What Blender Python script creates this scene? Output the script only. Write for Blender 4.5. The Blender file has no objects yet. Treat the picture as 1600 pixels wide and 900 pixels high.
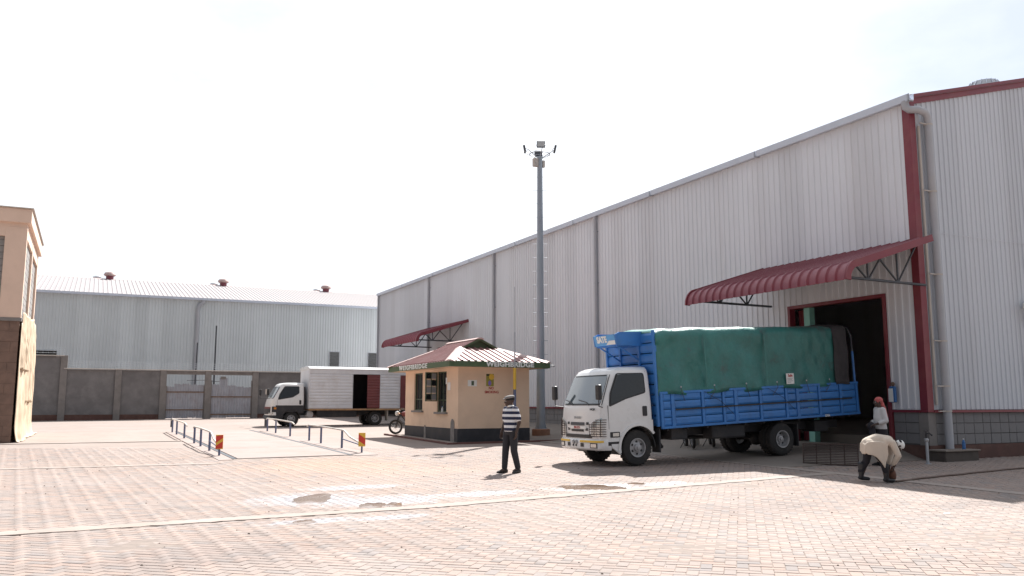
import bpy, bmesh, math, random
import numpy as np
from mathutils import Vector, Matrix, noise
random.seed(7); np.random.seed(7)
R = math.radians
scene = bpy.context.scene
col = scene.collection

# ------------------------------------------------------------------ camera
# The yard frame: x runs along the gable of the big warehouse, y along its long
# wall, the near corner of the building is the origin.
CAM = Vector((-19.91, -15.46, 1.55))
cd = bpy.data.cameras.new('camera')
cam = bpy.data.objects.new('camera', cd); col.objects.link(cam)
cam.location = CAM
cam.rotation_euler = (R(90 + 7.71), 0, R(-26.36))
cd.sensor_width = 36; cd.lens = 29.925
cd.clip_start = 0.1; cd.clip_end = 2000
scene.camera = cam

# ------------------------------------------------------------------ world, sun, exposure
SUN_AZ, SUN_EL = R(44.5), R(49)          # azimuth from +y towards +x
sun_dir = Vector((math.sin(SUN_AZ)*math.cos(SUN_EL), math.cos(SUN_AZ)*math.cos(SUN_EL), math.sin(SUN_EL)))
world = bpy.data.worlds.new('World'); scene.world = world; world.use_nodes = True
wn, wl = world.node_tree.nodes, world.node_tree.links
for n in list(wn): wn.remove(n)
wo = wn.new('ShaderNodeOutputWorld'); bg = wn.new('ShaderNodeBackground')
sky = wn.new('ShaderNodeTexSky'); sky.sky_type = 'NISHITA'; sky.sun_disc = False
sky.sun_elevation = SUN_EL; sky.sun_rotation = SUN_AZ
sky.air_density = 1.0; sky.dust_density = 3.0; sky.altitude = 1600
wtc = wn.new('ShaderNodeTexCoord'); wmap = wn.new('ShaderNodeMapping'); wmap.inputs['Scale'].default_value = (1, 1, 2.2)
wno = wn.new('ShaderNodeTexNoise'); wno.inputs['Scale'].default_value = 1.7; wno.inputs['Detail'].default_value = 7; wno.inputs['Roughness'].default_value = .55
wr = wn.new('ShaderNodeMapRange'); wr.inputs['From Min'].default_value = .36; wr.inputs['From Max'].default_value = .64
wr.inputs['To Min'].default_value = .42; wr.inputs['To Max'].default_value = .98
wmix = wn.new('ShaderNodeMix'); wmix.data_type = 'RGBA'
# thin cloud veil: forward scattering makes it brightest round the sun and dimmer opposite
wdot = wn.new('ShaderNodeVectorMath'); wdot.operation = 'DOT_PRODUCT'; wdot.inputs[1].default_value = sun_dir
wl.new(wtc.outputs['Generated'], wdot.inputs[0])
wph = wn.new('ShaderNodeMapRange'); wph.interpolation_type = 'SMOOTHSTEP'; wph.inputs['From Min'].default_value = -.4; wph.inputs['From Max'].default_value = .8
wph.inputs['To Min'].default_value = .15; wph.inputs['To Max'].default_value = 1.0; wl.new(wdot.outputs['Value'], wph.inputs['Value'])
wcl = wn.new('ShaderNodeVectorMath'); wcl.operation = 'SCALE'; wcl.inputs[0].default_value = (10.0, 10.3, 10.75); wl.new(wph.outputs['Result'], wcl.inputs['Scale'])
wl.new(wcl.outputs['Vector'], wmix.inputs['B'])
wl.new(wtc.outputs['Generated'], wmap.inputs['Vector']); wl.new(wmap.outputs['Vector'], wno.inputs['Vector'])
wl.new(wno.outputs['Fac'], wr.inputs['Value']); wl.new(wr.outputs['Result'], wmix.inputs['Factor'])
wl.new(sky.outputs['Color'], wmix.inputs['A']); wl.new(wmix.outputs['Result'], bg.inputs['Color'])
bg.inputs['Strength'].default_value = 0.060
wl.new(bg.outputs['Background'], wo.inputs['Surface'])

sd = bpy.data.lights.new('sun', 'SUN'); sd.energy = 5.0; sd.angle = R(.53); sd.color = (1, .968, .925)
sun = bpy.data.objects.new('sun', sd); col.objects.link(sun)
sun.rotation_euler = sun_dir.to_track_quat('Z', 'Y').to_euler(); sun.location = (0, 0, 60)

scene.view_settings.view_transform = 'Standard'; scene.view_settings.look = 'None'
scene.view_settings.gamma = 1; scene.view_settings.exposure = 1.08
scene.view_settings.use_curve_mapping = False
scene.render.engine = 'CYCLES'
scene.cycles.max_bounces = 6

# ------------------------------------------------------------------ mesh helpers
class MB:
    def __init__(s): s.v = []; s.f = []; s.mi = []; s.m = 0
    def add(s, vs, fs):
        b = len(s.v); s.v += [tuple(p) for p in vs]
        s.f += [tuple(b + i for i in f) for f in fs]; s.mi += [s.m]*len(fs); return s
    def box(s, x0, x1, y0, y1, z0, z1):
        if x0 > x1: x0, x1 = x1, x0
        if y0 > y1: y0, y1 = y1, y0
        if z0 > z1: z0, z1 = z1, z0
        return s.add([(x0,y0,z0),(x1,y0,z0),(x1,y1,z0),(x0,y1,z0),(x0,y0,z1),(x1,y0,z1),(x1,y1,z1),(x0,y1,z1)],
                     [(3,2,1,0),(4,5,6,7),(0,1,5,4),(1,2,6,5),(2,3,7,6),(3,0,4,7)])
    def cbox(s, c, d): return s.box(c[0]-d[0]/2,c[0]+d[0]/2,c[1]-d[1]/2,c[1]+d[1]/2,c[2]-d[2]/2,c[2]+d[2]/2)
    def prism(s, pts, axis, a, b):
        f = {'x': lambda p,h:(h,p[0],p[1]), 'y': lambda p,h:(p[0],h,p[1]), 'z': lambda p,h:(p[0],p[1],h)}[axis]
        n = len(pts); area = sum(pts[i][0]*pts[(i+1)%n][1]-pts[(i+1)%n][0]*pts[i][1] for i in range(n))
        if (area > 0) == (axis == 'y'): pts = pts[::-1]
        vs = [f(p,a) for p in pts] + [f(p,b) for p in pts]
        fs = [tuple(range(n))[::-1], tuple(range(n,2*n))] + [(i,(i+1)%n,n+(i+1)%n,n+i) for i in range(n)]
        if a > b: fs = [t[::-1] for t in fs]
        return s.add(vs, fs)
    def loft(s, rings, cap=True, closed=True):
        n = len(rings[0]); vs = [p for r in rings for p in r]; fs = []
        for k in range(len(rings)-1):
            for i in range(n if closed else n-1):
                j = (i+1) % n; fs.append((k*n+i, k*n+j, (k+1)*n+j, (k+1)*n+i))
        if cap: fs += [tuple(range(n))[::-1], tuple((len(rings)-1)*n+i for i in range(n))]
        return s.add(vs, fs)
    def tube(s, path, r, n=8, cap=True):
        path = [Vector(p) for p in path]; rr = r if isinstance(r,(list,tuple)) else [r]*len(path)
        rings = []; up = None
        for i, p in enumerate(path):
            t = (path[min(i+1,len(path)-1)] - path[max(i-1,0)]).normalized()
            if up is None:
                a = Vector((0,0,1)) if abs(t.z) < .9 else Vector((1,0,0)); up = (a - t*a.dot(t)).normalized()
            else: up = (up - t*up.dot(t)).normalized()
            w = t.cross(up)
            rings.append([p + (up*math.cos(2*math.pi*k/n) + w*math.sin(2*math.pi*k/n))*rr[i] for k in range(n)])
        return s.loft(rings, cap)
    def capsule(s, a, b, ra, rb, n=12, fl=1.0):
        a, b = Vector(a), Vector(b); d = (b-a); L = d.length; d = d/L if L > 1e-6 else Vector((0,0,1))
        path = []; rr = []
        for k in range(4):
            t = k/4*math.pi/2; path.append(a - d*ra*math.cos(t)); rr.append(max(ra*math.sin(t), .0008))
        path.append(a); rr.append(ra); path.append(b); rr.append(rb)
        for k in range(1,5):
            t = k/4*math.pi/2; path.append(b + d*rb*math.sin(t)); rr.append(max(rb*math.cos(t), .0008))
        return s.tube(path, rr, n)
    def ell(s, c, r, n=14, m=9, rot=None):
        rings = []
        for k in range(m+1):
            t = -math.pi/2 + math.pi*k/m; ring = []
            for i in range(n):
                a = 2*math.pi*i/n; p = Vector((r[0]*math.cos(t)*math.cos(a)+(1e-4*math.cos(a)), r[1]*math.cos(t)*math.sin(a)+(1e-4*math.sin(a)), r[2]*math.sin(t)))
                if rot: p = rot @ p
                ring.append(p + Vector(c))
            rings.append(ring)
        return s.loft(rings)
    def lathe(s, prof, c, axis='z', n=24, cap=True):
        rings = []
        for r_, h in prof:
            ring = []
            for i in range(n):
                a = 2*math.pi*i/n; u, w = r_*math.cos(a), r_*math.sin(a)
                ring.append({'z':(c[0]+u,c[1]+w,c[2]+h),'y':(c[0]+w,c[1]+h,c[2]+u),'x':(c[0]+h,c[1]+u,c[2]+w)}[axis])
            rings.append(ring)
        return s.loft(rings, cap)
    def quad(s, a, b, c, d): return s.add([a,b,c,d], [(0,1,2,3)])
    def grid(s, fn, nu, nv):
        vs = [fn(i/nu, j/nv) for j in range(nv+1) for i in range(nu+1)]
        return s.add(vs, [(j*(nu+1)+i, j*(nu+1)+i+1, (j+1)*(nu+1)+i+1, (j+1)*(nu+1)+i) for j in range(nv) for i in range(nu)])
    def mesh(s, name, mats, smooth=None, bevel=0, seg=1):
        me = bpy.data.meshes.new(name); me.from_pydata(s.v, [], s.f)
        for m in (mats if isinstance(mats,(list,tuple)) else [mats]): me.materials.append(m)
        me.polygons.foreach_set('material_index', s.mi)
        if bevel:
            bm = bmesh.new(); bm.from_mesh(me); bmesh.ops.remove_doubles(bm, verts=bm.verts, dist=1e-5)
            es = [e for e in bm.edges if len(e.link_faces) == 2 and e.calc_face_angle(0) > R(28)]
            bmesh.ops.bevel(bm, geom=es, offset=bevel, segments=seg, affect='EDGES', clamp_overlap=True, profile=.5)
            bm.to_mesh(me); bm.free()
        if smooth is not None:
            me.polygons.foreach_set('use_smooth', [True]*len(me.polygons)); me.set_sharp_from_angle(angle=R(smooth))
        me.update(); return me
    def build(s, name, mats, parent=None, smooth=None, bevel=0, seg=1, loc=None, rot=None):
        o = bpy.data.objects.new(name, s.mesh(name, mats, smooth, bevel, seg)); col.objects.link(o)
        if parent: o.parent = parent
        if loc is not None: o.location = loc
        if rot is not None: o.rotation_euler = rot
        return o
def inst(name, me, parent=None, loc=(0,0,0), rot=(0,0,0), scale=(1,1,1)):
    o = bpy.data.objects.new(name, me); col.objects.link(o); o.parent = parent
    o.location = loc; o.rotation_euler = rot; o.scale = scale; return o
def tag(o, label=None, cat=None, group=None, kind=None):
    if label: o['label'] = label
    if cat: o['category'] = cat
    if group: o['group'] = group
    if kind: o['kind'] = kind
    return o
def thing(name, label, cat, loc=(0,0,0), rot=(0,0,0), group=None):
    o = bpy.data.objects.new(name, None); col.objects.link(o); o.empty_display_size = .2
    o.location = loc; o.rotation_euler = rot; return tag(o, label, cat, group)
def copy_tree(o, parent=None):
    c = o.copy(); col.objects.link(c); c.parent = parent
    for ch in list(o.children): copy_tree(ch, c)
    return c
def fuse(name, mb, mats, parent, voxel=.012, it=4):
    """melt overlapping shapes into one continuous skin"""
    me = mb.mesh(name, mats); o = bpy.data.objects.new(name, me); col.objects.link(o)
    r = o.modifiers.new('r', 'REMESH'); r.mode = 'VOXEL'; r.voxel_size = voxel
    sm = o.modifiers.new('s', 'SMOOTH'); sm.factor = .5; sm.iterations = it
    bpy.context.view_layer.update()
    ne = bpy.data.meshes.new_from_object(o.evaluated_get(bpy.context.evaluated_depsgraph_get()))
    o.modifiers.clear(); o.data = ne; bpy.data.meshes.remove(me); ne.name = name
    if not ne.materials:
        for m in (mats if isinstance(mats,(list,tuple)) else [mats]): ne.materials.append(m)
    ne.polygons.foreach_set('use_smooth', [True]*len(ne.polygons))
    o.parent = parent; return o
def text(name, body, size, mat, parent, mtx, ext=.004, bold=0, align='CENTER', sx=1.0, sp=1.0):
    cu = bpy.data.curves.new(name, 'FONT'); cu.body = body; cu.size = size; cu.extrude = ext; cu.offset = bold
    cu.align_x = align; cu.align_y = 'CENTER'; cu.resolution_u = 3; cu.space_character = sp
    t = bpy.data.objects.new(name, cu); col.objects.link(t); bpy.context.view_layer.update()
    me = bpy.data.meshes.new_from_object(t.evaluated_get(bpy.context.evaluated_depsgraph_get()))
    bpy.data.objects.remove(t); me.materials.clear(); me.materials.append(mat)
    o = bpy.data.objects.new(name, me); col.objects.link(o); o.parent = parent
    o.matrix_local = mtx @ Matrix.Diagonal((sx,1,1,1)); return o
# text facing -y (read along +x) / facing -x (read along -y)
def face_my(x,y,z): return Matrix.Translation((x,y,z)) @ Matrix.Rotation(R(90),4,'X')
def face_mx(x,y,z): return Matrix.Translation((x,y,z)) @ Matrix.Rotation(R(-90),4,'Z') @ Matrix.Rotation(R(90),4,'X')

# ------------------------------------------------------------------ materials
def mk(name):
    m = bpy.data.materials.new(name); m.use_nodes = True
    nt = m.node_tree; return m, nt.nodes, nt.links, nt.nodes['Principled BSDF']
def rgb(c): return (c[0], c[1], c[2], 1)
def pmat(name, c, rough=.5, metal=0, var=.12, scale=3.0, dirt=None, dirt_amt=.35, dirt_scale=1.2, bump=0, bscale=40, spec=.5, streak=False, coat=0, sheet=None):
    """painted or plain surface: colour with uneven tone, blotches of dirt and a fine relief"""
    m, N, L, B = mk(name)
    tc = N.new('ShaderNodeTexCoord'); mp = N.new('ShaderNodeMapping'); L.new(tc.outputs['Object'], mp.inputs['Vector'])
    n1 = N.new('ShaderNodeTexNoise'); n1.inputs['Scale'].default_value = scale; n1.inputs['Detail'].default_value = 6
    L.new(mp.outputs['Vector'], n1.inputs['Vector'])
    mr = N.new('ShaderNodeMapRange'); mr.inputs['From Min'].default_value = .25; mr.inputs['From Max'].default_value = .75
    mr.inputs['To Min'].default_value = 1-var; mr.inputs['To Max'].default_value = 1+var
    L.new(n1.outputs['Fac'], mr.inputs['Value'])
    mu = N.new('ShaderNodeVectorMath'); mu.operation = 'SCALE'; mu.inputs[0].default_value = c
    L.new(mr.outputs['Result'], mu.inputs['Scale']); out = mu.outputs['Vector']
    if sheet:                                     # every sheet came off the roll a shade different
        sx_ = N.new('ShaderNodeSeparateXYZ'); L.new(tc.outputs['Object'], sx_.inputs[0])
        fl = N.new('ShaderNodeMath'); fl.operation = 'FLOOR'; L.new(sx_.outputs[sheet], fl.inputs[0])
        wn_ = N.new('ShaderNodeTexWhiteNoise'); wn_.noise_dimensions = '1D'; L.new(fl.outputs[0], wn_.inputs['W'])
        m5 = N.new('ShaderNodeMapRange'); m5.inputs['To Min'].default_value = .94; m5.inputs['To Max'].default_value = 1.05; L.new(wn_.outputs['Value'], m5.inputs['Value'])
        m6 = N.new('ShaderNodeVectorMath'); m6.operation = 'SCALE'; L.new(out, m6.inputs[0]); L.new(m5.outputs['Result'], m6.inputs['Scale']); out = m6.outputs['Vector']
    if dirt:
        mp2 = N.new('ShaderNodeMapping'); L.new(tc.outputs['Object'], mp2.inputs['Vector'])
        if streak: mp2.inputs['Scale'].default_value = (1, 1, .12)
        n2 = N.new('ShaderNodeTexNoise'); n2.inputs['Scale'].default_value = dirt_scale; n2.inputs['Detail'].default_value = 8; n2.inputs['Roughness'].default_value = .65
        L.new(mp2.outputs['Vector'], n2.inputs['Vector'])
        r2 = N.new('ShaderNodeMapRange'); r2.inputs['From Min'].default_value = .48; r2.inputs['From Max'].default_value = .75; r2.inputs['To Max'].default_value = dirt_amt
        L.new(n2.outputs['Fac'], r2.inputs['Value'])
        mx = N.new('ShaderNodeMix'); mx.data_type = 'RGBA'; mx.inputs['B'].default_value = rgb(dirt)
        L.new(r2.outputs['Result'], mx.inputs['Factor']); L.new(out, mx.inputs['A']); out = mx.outputs['Result']
    L.new(out, B.inputs['Base Color'])
    rr = N.new('ShaderNodeMapRange'); rr.inputs['To Min'].default_value = max(rough-.08,.02); rr.inputs['To Max'].default_value = min(rough+.12,1)
    L.new(n1.outputs['Fac'], rr.inputs['Value']); L.new(rr.outputs['Result'], B.inputs['Roughness'])
    B.inputs['Metallic'].default_value = metal; B.inputs['Specular IOR Level'].default_value = spec
    if coat: B.inputs['Coat Weight'].default_value = coat; B.inputs['Coat Roughness'].default_value = .08
    if bump:
        n3 = N.new('ShaderNodeTexNoise'); n3.inputs['Scale'].default_value = bscale; n3.inputs['Detail'].default_value = 5
        L.new(tc.outputs['Object'], n3.inputs['Vector'])
        bp = N.new('ShaderNodeBump'); bp.inputs['Strength'].default_value = bump; bp.inputs['Distance'].default_value = .01
        L.new(n3.outputs['Fac'], bp.inputs['Height']); L.new(bp.outputs['Normal'], B.inputs['Normal'])
    return m
def glass(name, c=(.02,.025,.03), rough=.06, alpha=1.0):
    m, N, L, B = mk(name); B.inputs['Base Color'].default_value = rgb(c); B.inputs['Roughness'].default_value = rough
    B.inputs['Specular IOR Level'].default_value = .8
    if 'wind' in name: B.inputs['IOR'].default_value = 2.0
    if alpha < 1:
        B.inputs['Alpha'].default_value = alpha
    return m
M = {}
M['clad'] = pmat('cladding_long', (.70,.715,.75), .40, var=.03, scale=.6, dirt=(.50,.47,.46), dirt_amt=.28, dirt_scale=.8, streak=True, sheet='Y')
M['cladg'] = pmat('cladding_gable_shaded', (.56,.59,.64), .40, var=.03, scale=.6, dirt=(.46,.45,.47), dirt_amt=.28, dirt_scale=.8, streak=True, sheet='X')  # gable copy of the wall sheet, its shade put into a darker, bluer colour
M['cladb'] = pmat('cladding_back', (.61,.65,.665), .45, var=.04, scale=.5, dirt=(.45,.48,.48), dirt_amt=.3, dirt_scale=.7, streak=True, sheet='X')
M['maroon'] = pmat('maroon_steel', (.20,.030,.045), .38, var=.10, scale=2, dirt=(.30,.12,.09), dirt_amt=.35, dirt_scale=1.5)
M['canopy'] = pmat('maroon_canopy_sheet', (.24,.055,.075), .40, var=.10, scale=2, dirt=(.34,.18,.17), dirt_amt=.4, dirt_scale=2)
M['galv'] = pmat('galvanised', (.42,.44,.47), .38, metal=.35, var=.10, scale=5)
M['gutter'] = pmat('gutter_steel', (.60,.65,.74), .35, metal=.15, var=.06, scale=2)
M['pipe'] = pmat('grey_pvc', (.40,.41,.44), .45, var=.06, scale=3, dirt=(.5,.47,.42), dirt_amt=.3)
M['steel'] = pmat('dark_steel', (.07,.075,.085), .5, metal=.3, var=.15)
M['mast'] = pmat('mast_paint', (.33,.37,.42), .45, metal=.2, var=.08, scale=2, dirt=(.2,.3,.3), dirt_amt=.3)
M['block'] = pmat('grey_building_block', (.215,.21,.212), .9, var=.18, scale=5, dirt=(.14,.12,.12), dirt_amt=.5, dirt_scale=2.5, bump=.5, bscale=30)
M['mortar'] = pmat('mortar', (.115,.11,.108), .95, var=.15, bump=.3)
M['brown_base'] = pmat('brown_plaster', (.11,.055,.045), .85, var=.2, scale=3, dirt=(.20,.13,.10), dirt_amt=.5, dirt_scale=2)
M['cement'] = pmat('cement_wall', (.175,.168,.168), .92, var=.20, scale=1.4, dirt=(.27,.26,.255), dirt_amt=.75, dirt_scale=1.1, bump=.4, bscale=18)
M['pillar'] = pmat('concrete_pillar', (.225,.208,.198), .92, var=.15, scale=3, dirt=(.13,.12,.11), dirt_amt=.5, bump=.4, bscale=18)
M['coping'] = pmat('coping', (.50,.46,.42), .9, var=.12)
M['conc'] = pmat('pale_concrete', (.31,.26,.232), .9, var=.16, scale=1.5, dirt=(.30,.24,.19), dirt_amt=.5, dirt_scale=.9, bump=.25, bscale=25)
M['deckc'] = pmat('deck_concrete', (.285,.232,.212), .85, var=.10, scale=.8, dirt=(.22,.155,.125), dirt_amt=.65, dirt_scale=.6, bump=.15, bscale=25)
M['apron'] = pmat('dusty_concrete', (.20,.172,.15), .92, var=.14, scale=1.0, dirt=(.22,.17,.14), dirt_amt=.6, dirt_scale=.7, bump=.25, bscale=25)
M['cream'] = pmat('apricot_wall_paint', (.78,.575,.42), .85, var=.06, scale=1.2, dirt=(.50,.34,.24), dirt_amt=.35, dirt_scale=1.3, bump=.12, bscale=30)
M['cream2'] = pmat('peach_wall_paint', (.72,.54,.43), .85, var=.05, scale=1.2, dirt=(.50,.38,.30), dirt_amt=.3, dirt_scale=1, bump=.12, bscale=30)
M['black'] = pmat('black_paint', (.028,.028,.034), .6, var=.25, scale=2, dirt=(.10,.09,.09), dirt_amt=.35, dirt_scale=2)
M['patch'] = pmat('bare_cement_patch', (.24,.22,.21), .95, var=.2, scale=6)
M['green'] = pmat('green_fascia', (.075,.115,.055), .6, var=.15, scale=3, dirt=(.12,.14,.09), dirt_amt=.4)
M['dgreen'] = pmat('green_frame', (.07,.10,.06), .55, var=.15)
M['wroof'] = pmat('faded_red_roof', (.33,.17,.16), .5, var=.12, scale=1.5, dirt=(.40,.28,.26), dirt_amt=.6, dirt_scale=1.4)
M['ridge'] = pmat('ridge_cap', (.52,.38,.35), .55, var=.12)
M['white'] = pmat('white_letter', (.78,.78,.76), .6, var=.05)
M['whitec'] = pmat('white_truck_paint', (.72,.72,.715), .28, var=.03, scale=2, dirt=(.50,.46,.42), dirt_amt=.25, dirt_scale=2.5, coat=.4)
M['boxw'] = pmat('white_box_body', (.66,.665,.69), .45, var=.05, scale=2, dirt=(.45,.38,.33), dirt_amt=.4, dirt_scale=1.6)
M['rust'] = pmat('rust_edge', (.42,.25,.13), .8, var=.3, scale=6)
M['boxred'] = pmat('maroon_box_door', (.17,.045,.045), .55, var=.15)
M['blue'] = pmat('blue_truck_paint', (.040,.19,.52), .42, var=.10, scale=2.5, dirt=(.06,.11,.22), dirt_amt=.45, dirt_scale=2.2)
M['lblue'] = pmat('light_blue_paint', (.09,.33,.66), .42, var=.10, scale=2.5)
M['rubber'] = pmat('tyre_rubber', (.028,.027,.027), .85, var=.2, scale=8, dirt=(.12,.10,.085), dirt_amt=.35, dirt_scale=4)
M['rim'] = pmat('steel_rim', (.42,.42,.43), .45, metal=.4, var=.15, scale=8, dirt=(.15,.12,.10), dirt_amt=.5, dirt_scale=6)
M['chassis'] = pmat('chassis_black', (.030,.030,.034), .6, var=.2, dirt=(.10,.085,.07), dirt_amt=.4, dirt_scale=3)
M['plastic'] = pmat('black_plastic', (.022,.022,.025), .45, var=.1)
M['grey_plastic'] = pmat('grey_plastic', (.30,.30,.31), .5, var=.1)
M['wind'] = glass('windscreen', (.10,.125,.14), .05); M['glassd'] = glass('dark_glass', (.012,.014,.016), .05)
M['lamp'] = pmat('headlamp_lens', (.62,.62,.60), .12, metal=.5, var=.1, scale=20)
M['amber'] = pmat('amber_lens', (.55,.20,.03), .2, var=.1)
M['yellow'] = pmat('yellow_reflector', (.75,.47,.06), .5, var=.08)
M['redr'] = pmat('red_reflector', (.60,.05,.03), .5, var=.08)
M['red'] = pmat('red_lettering', (.42,.05,.045), .8, var=.2, scale=30)
M['dark_int'] = pmat('dark_interior', (.035,.030,.034), .9, var=.2)
M['wood'] = pmat('timber', (.20,.13,.09), .85, var=.2)
M['railblue'] = pmat('blue_post_paint', (.12,.145,.24), .55, var=.15, dirt=(.25,.25,.28), dirt_amt=.4, dirt_scale=6)
M['railwhite'] = pmat('white_rail_paint', (.62,.58,.53), .6, var=.15, dirt=(.35,.25,.18), dirt_amt=.6, dirt_scale=6)
M['gate'] = pmat('gate_sheet', (.36,.37,.41), .5, metal=.25, var=.12, scale=2, dirt=(.24,.17,.14), dirt_amt=.45, dirt_scale=1.8)
M['groof'] = pmat('pale_roof_sheet', (.29,.265,.27), .62, var=.05, scale=.6)
M['skin'] = pmat('skin', (.060,.033,.024), .5, var=.1, scale=12)
M['hair'] = pmat('hair', (.010,.009,.009), .8, var=.2, scale=40)
M['trouser'] = pmat('charcoal_trousers', (.026,.025,.030), .85, var=.15, scale=10, bump=.3, bscale=25)
M['shoe'] = pmat('black_shoe', (.018,.016,.016), .45, var=.2)
M['cap'] = pmat('grey_cap', (.20,.19,.185), .9, var=.15, scale=15)
M['coat'] = pmat('beige_coat', (.62,.53,.44), .9, var=.07, scale=4, bump=.3, bscale=14)
M['shirtw'] = pmat('off_white_shirt', (.55,.54,.54), .9, var=.08, bump=.3, bscale=14)
M['scarf'] = pmat('red_headscarf', (.45,.11,.105), .9, var=.30, scale=25)
M['darkcloth'] = pmat('dark_cloth', (.022,.020,.026), .9, var=.2)
M['rubberboot'] = pmat('rubber_boot', (.02,.02,.024), .3, var=.15)
M['tan'] = None
M['bluebag'] = pmat('blue_plastic', (.05,.16,.40), .4, var=.1)
M['mint'] = pmat('mint_paint', (.25,.55,.47), .55, var=.1)
M['rustgrate'] = pmat('rusty_bar', (.060,.038,.032), .8, var=.3, scale=10)
M['hose'] = pmat('hose_rubber', (.12,.075,.055), .55, var=.2)
M['brownpad'] = pmat('brown_brush', (.13,.055,.035), .8, var=.25, scale=20)
M['brick'] = pmat('brick_base', (.28,.15,.10), .9, var=.2, scale=6)
M['kerb'] = pmat('red_kerb', (.16,.075,.065), .85, var=.2, scale=3)
# ------------------------------------------------------------------ ground
def sstep(t): t = max(0, min(1, t)); return t*t*(3-2*t)
def gz(x, y):
    x = max(-70, min(30, x)); y = max(-40, min(50, y)); return .0554 + .00666*x + .01344*y
def bump_ap(x, y): return .25*max(0, min(1, (x+5.1)/5.1))*sstep((y-.1)/1.0)
PT = .012                                   # paver tops stand this far above the bedding
def gt(x, y): return gz(x, y) + PT
def ga(x, y): return gz(x, y) + .02 + bump_ap(x, y)   # top of the concrete apron

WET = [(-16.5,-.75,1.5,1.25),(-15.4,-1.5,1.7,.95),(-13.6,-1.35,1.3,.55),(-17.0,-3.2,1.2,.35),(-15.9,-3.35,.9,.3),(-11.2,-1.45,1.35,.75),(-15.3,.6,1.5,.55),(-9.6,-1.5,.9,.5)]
def yard_mat(name, individual):
    m, N, L, B = mk(name)
    ge = N.new('ShaderNodeNewGeometry'); pos = ge.outputs['Position']
    def noise_(sc, det=5, ro=.55):
        n = N.new('ShaderNodeTexNoise'); n.inputs['Scale'].default_value = sc; n.inputs['Detail'].default_value = det; n.inputs['Roughness'].default_value = ro
        L.new(pos, n.inputs['Vector']); return n.outputs['Fac']
    def mrange(v, a, b, c, d):
        r = N.new('ShaderNodeMapRange'); r.inputs['From Min'].default_value = a; r.inputs['From Max'].default_value = b
        r.inputs['To Min'].default_value = c; r.inputs['To Max'].default_value = d; L.new(v, r.inputs['Value']); return r.outputs['Result']
    def mixc(f, a, b):
        x = N.new('ShaderNodeMix'); x.data_type = 'RGBA'
        for s_, v in (('Factor', f), ('A', a), ('B', b)):
            if isinstance(v, tuple): x.inputs[s_].default_value = rgb(v)
            elif isinstance(v, (int, float)): x.inputs[s_].default_value = v
            else: L.new(v, x.inputs[s_])
        return x.outputs['Result']
    at = N.new('ShaderNodeAttribute'); at.attribute_name = 'tone'
    rp = N.new('ShaderNodeValToRGB'); L.new(at.outputs['Fac'], rp.inputs['Fac'])
    e = rp.color_ramp.elements; e[0].position = 0; e[0].color = (.195,.173,.168,1); e[1].position = 1; e[1].color = (.325,.238,.203,1)
    for p_, c_ in ((.12,(.20,.175,.165)),(.3,(.242,.196,.174)),(.55,(.266,.207,.180)),(.8,(.288,.205,.168))):
        q = e.new(p_); q.color = rgb(c_)
    c = rp.outputs['Color'] if individual else None
    if not individual: c = mixc(mrange(noise_(9, 3), .3, .7, 0, 1), (.245,.20,.178), (.288,.227,.196))
    c = mixc(mrange(noise_(.35, 6, .6), .38, .68, 0, .60), c, (.32,.272,.25))         # dust lying in sheets
    c = mixc(mrange(noise_(1.1, 7, .65), .50, .72, 0, .50), c, (.19,.155,.14))         # grime
    c = mixc(mrange(noise_(4.5, 6, .7), .52, .72, 0, .40), c, (.18,.15,.138))
    c = mixc(mrange(noise_(.16, 4, .5), .52, .70, 0, .40), c, (.32,.232,.185))          # ochre soil carried in on tyres
    c = mixc(mrange(noise_(30, 4), .35, .75, 0, .25), c, (.19,.15,.13))
    for (cx, cy, rx, ry, cc, am) in ((-14.3,5.6,3.2,3.4,(.36,.235,.165),.6),(-13.2,3.2,4.5,1.6,(.34,.24,.185),.4),(-9.3,.9,1.6,.7,(.10,.085,.08),.45),(-18.6,-5.2,2.2,.9,(.16,.13,.12),.4),(-10.8,-5.0,2.6,.8,(.17,.14,.13),.35),(-6.8,-6.2,1.5,.7,(.16,.14,.135),.4)):
        s1 = N.new('ShaderNodeVectorMath'); s1.operation = 'SUBTRACT'; s1.inputs[1].default_value = (cx, cy, 0); L.new(pos, s1.inputs[0])
        s2 = N.new('ShaderNodeVectorMath'); s2.operation = 'MULTIPLY'; s2.inputs[1].default_value = (1/rx, 1/ry, 0); L.new(s1.outputs[0], s2.inputs[0])
        s3 = N.new('ShaderNodeVectorMath'); s3.operation = 'LENGTH'; L.new(s2.outputs[0], s3.inputs[0])
        q = N.new('ShaderNodeMath'); q.operation = 'ADD'; L.new(mrange(s3.outputs['Value'], 1.2, .1, 0, 1), q.inputs[0]); L.new(mrange(noise_(1.6, 7, .7), .25, .75, -.5, .4), q.inputs[1])
        c = mixc(mrange(q.outputs[0], .25, .8, 0, am), c, cc)                            # soil and oil stains
    # wet patches
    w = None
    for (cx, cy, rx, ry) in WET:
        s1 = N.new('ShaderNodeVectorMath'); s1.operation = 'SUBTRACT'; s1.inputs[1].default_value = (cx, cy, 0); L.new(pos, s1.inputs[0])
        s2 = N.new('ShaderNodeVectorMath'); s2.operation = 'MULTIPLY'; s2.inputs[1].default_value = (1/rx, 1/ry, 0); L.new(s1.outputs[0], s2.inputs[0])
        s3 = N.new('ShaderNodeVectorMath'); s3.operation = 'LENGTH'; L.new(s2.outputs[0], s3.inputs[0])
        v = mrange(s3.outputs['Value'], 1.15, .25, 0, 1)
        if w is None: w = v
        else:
            q = N.new('ShaderNodeMath'); q.operation = 'MAXIMUM'; L.new(w, q.inputs[0]); L.new(v, q.inputs[1]); w = q.outputs[0]
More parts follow.
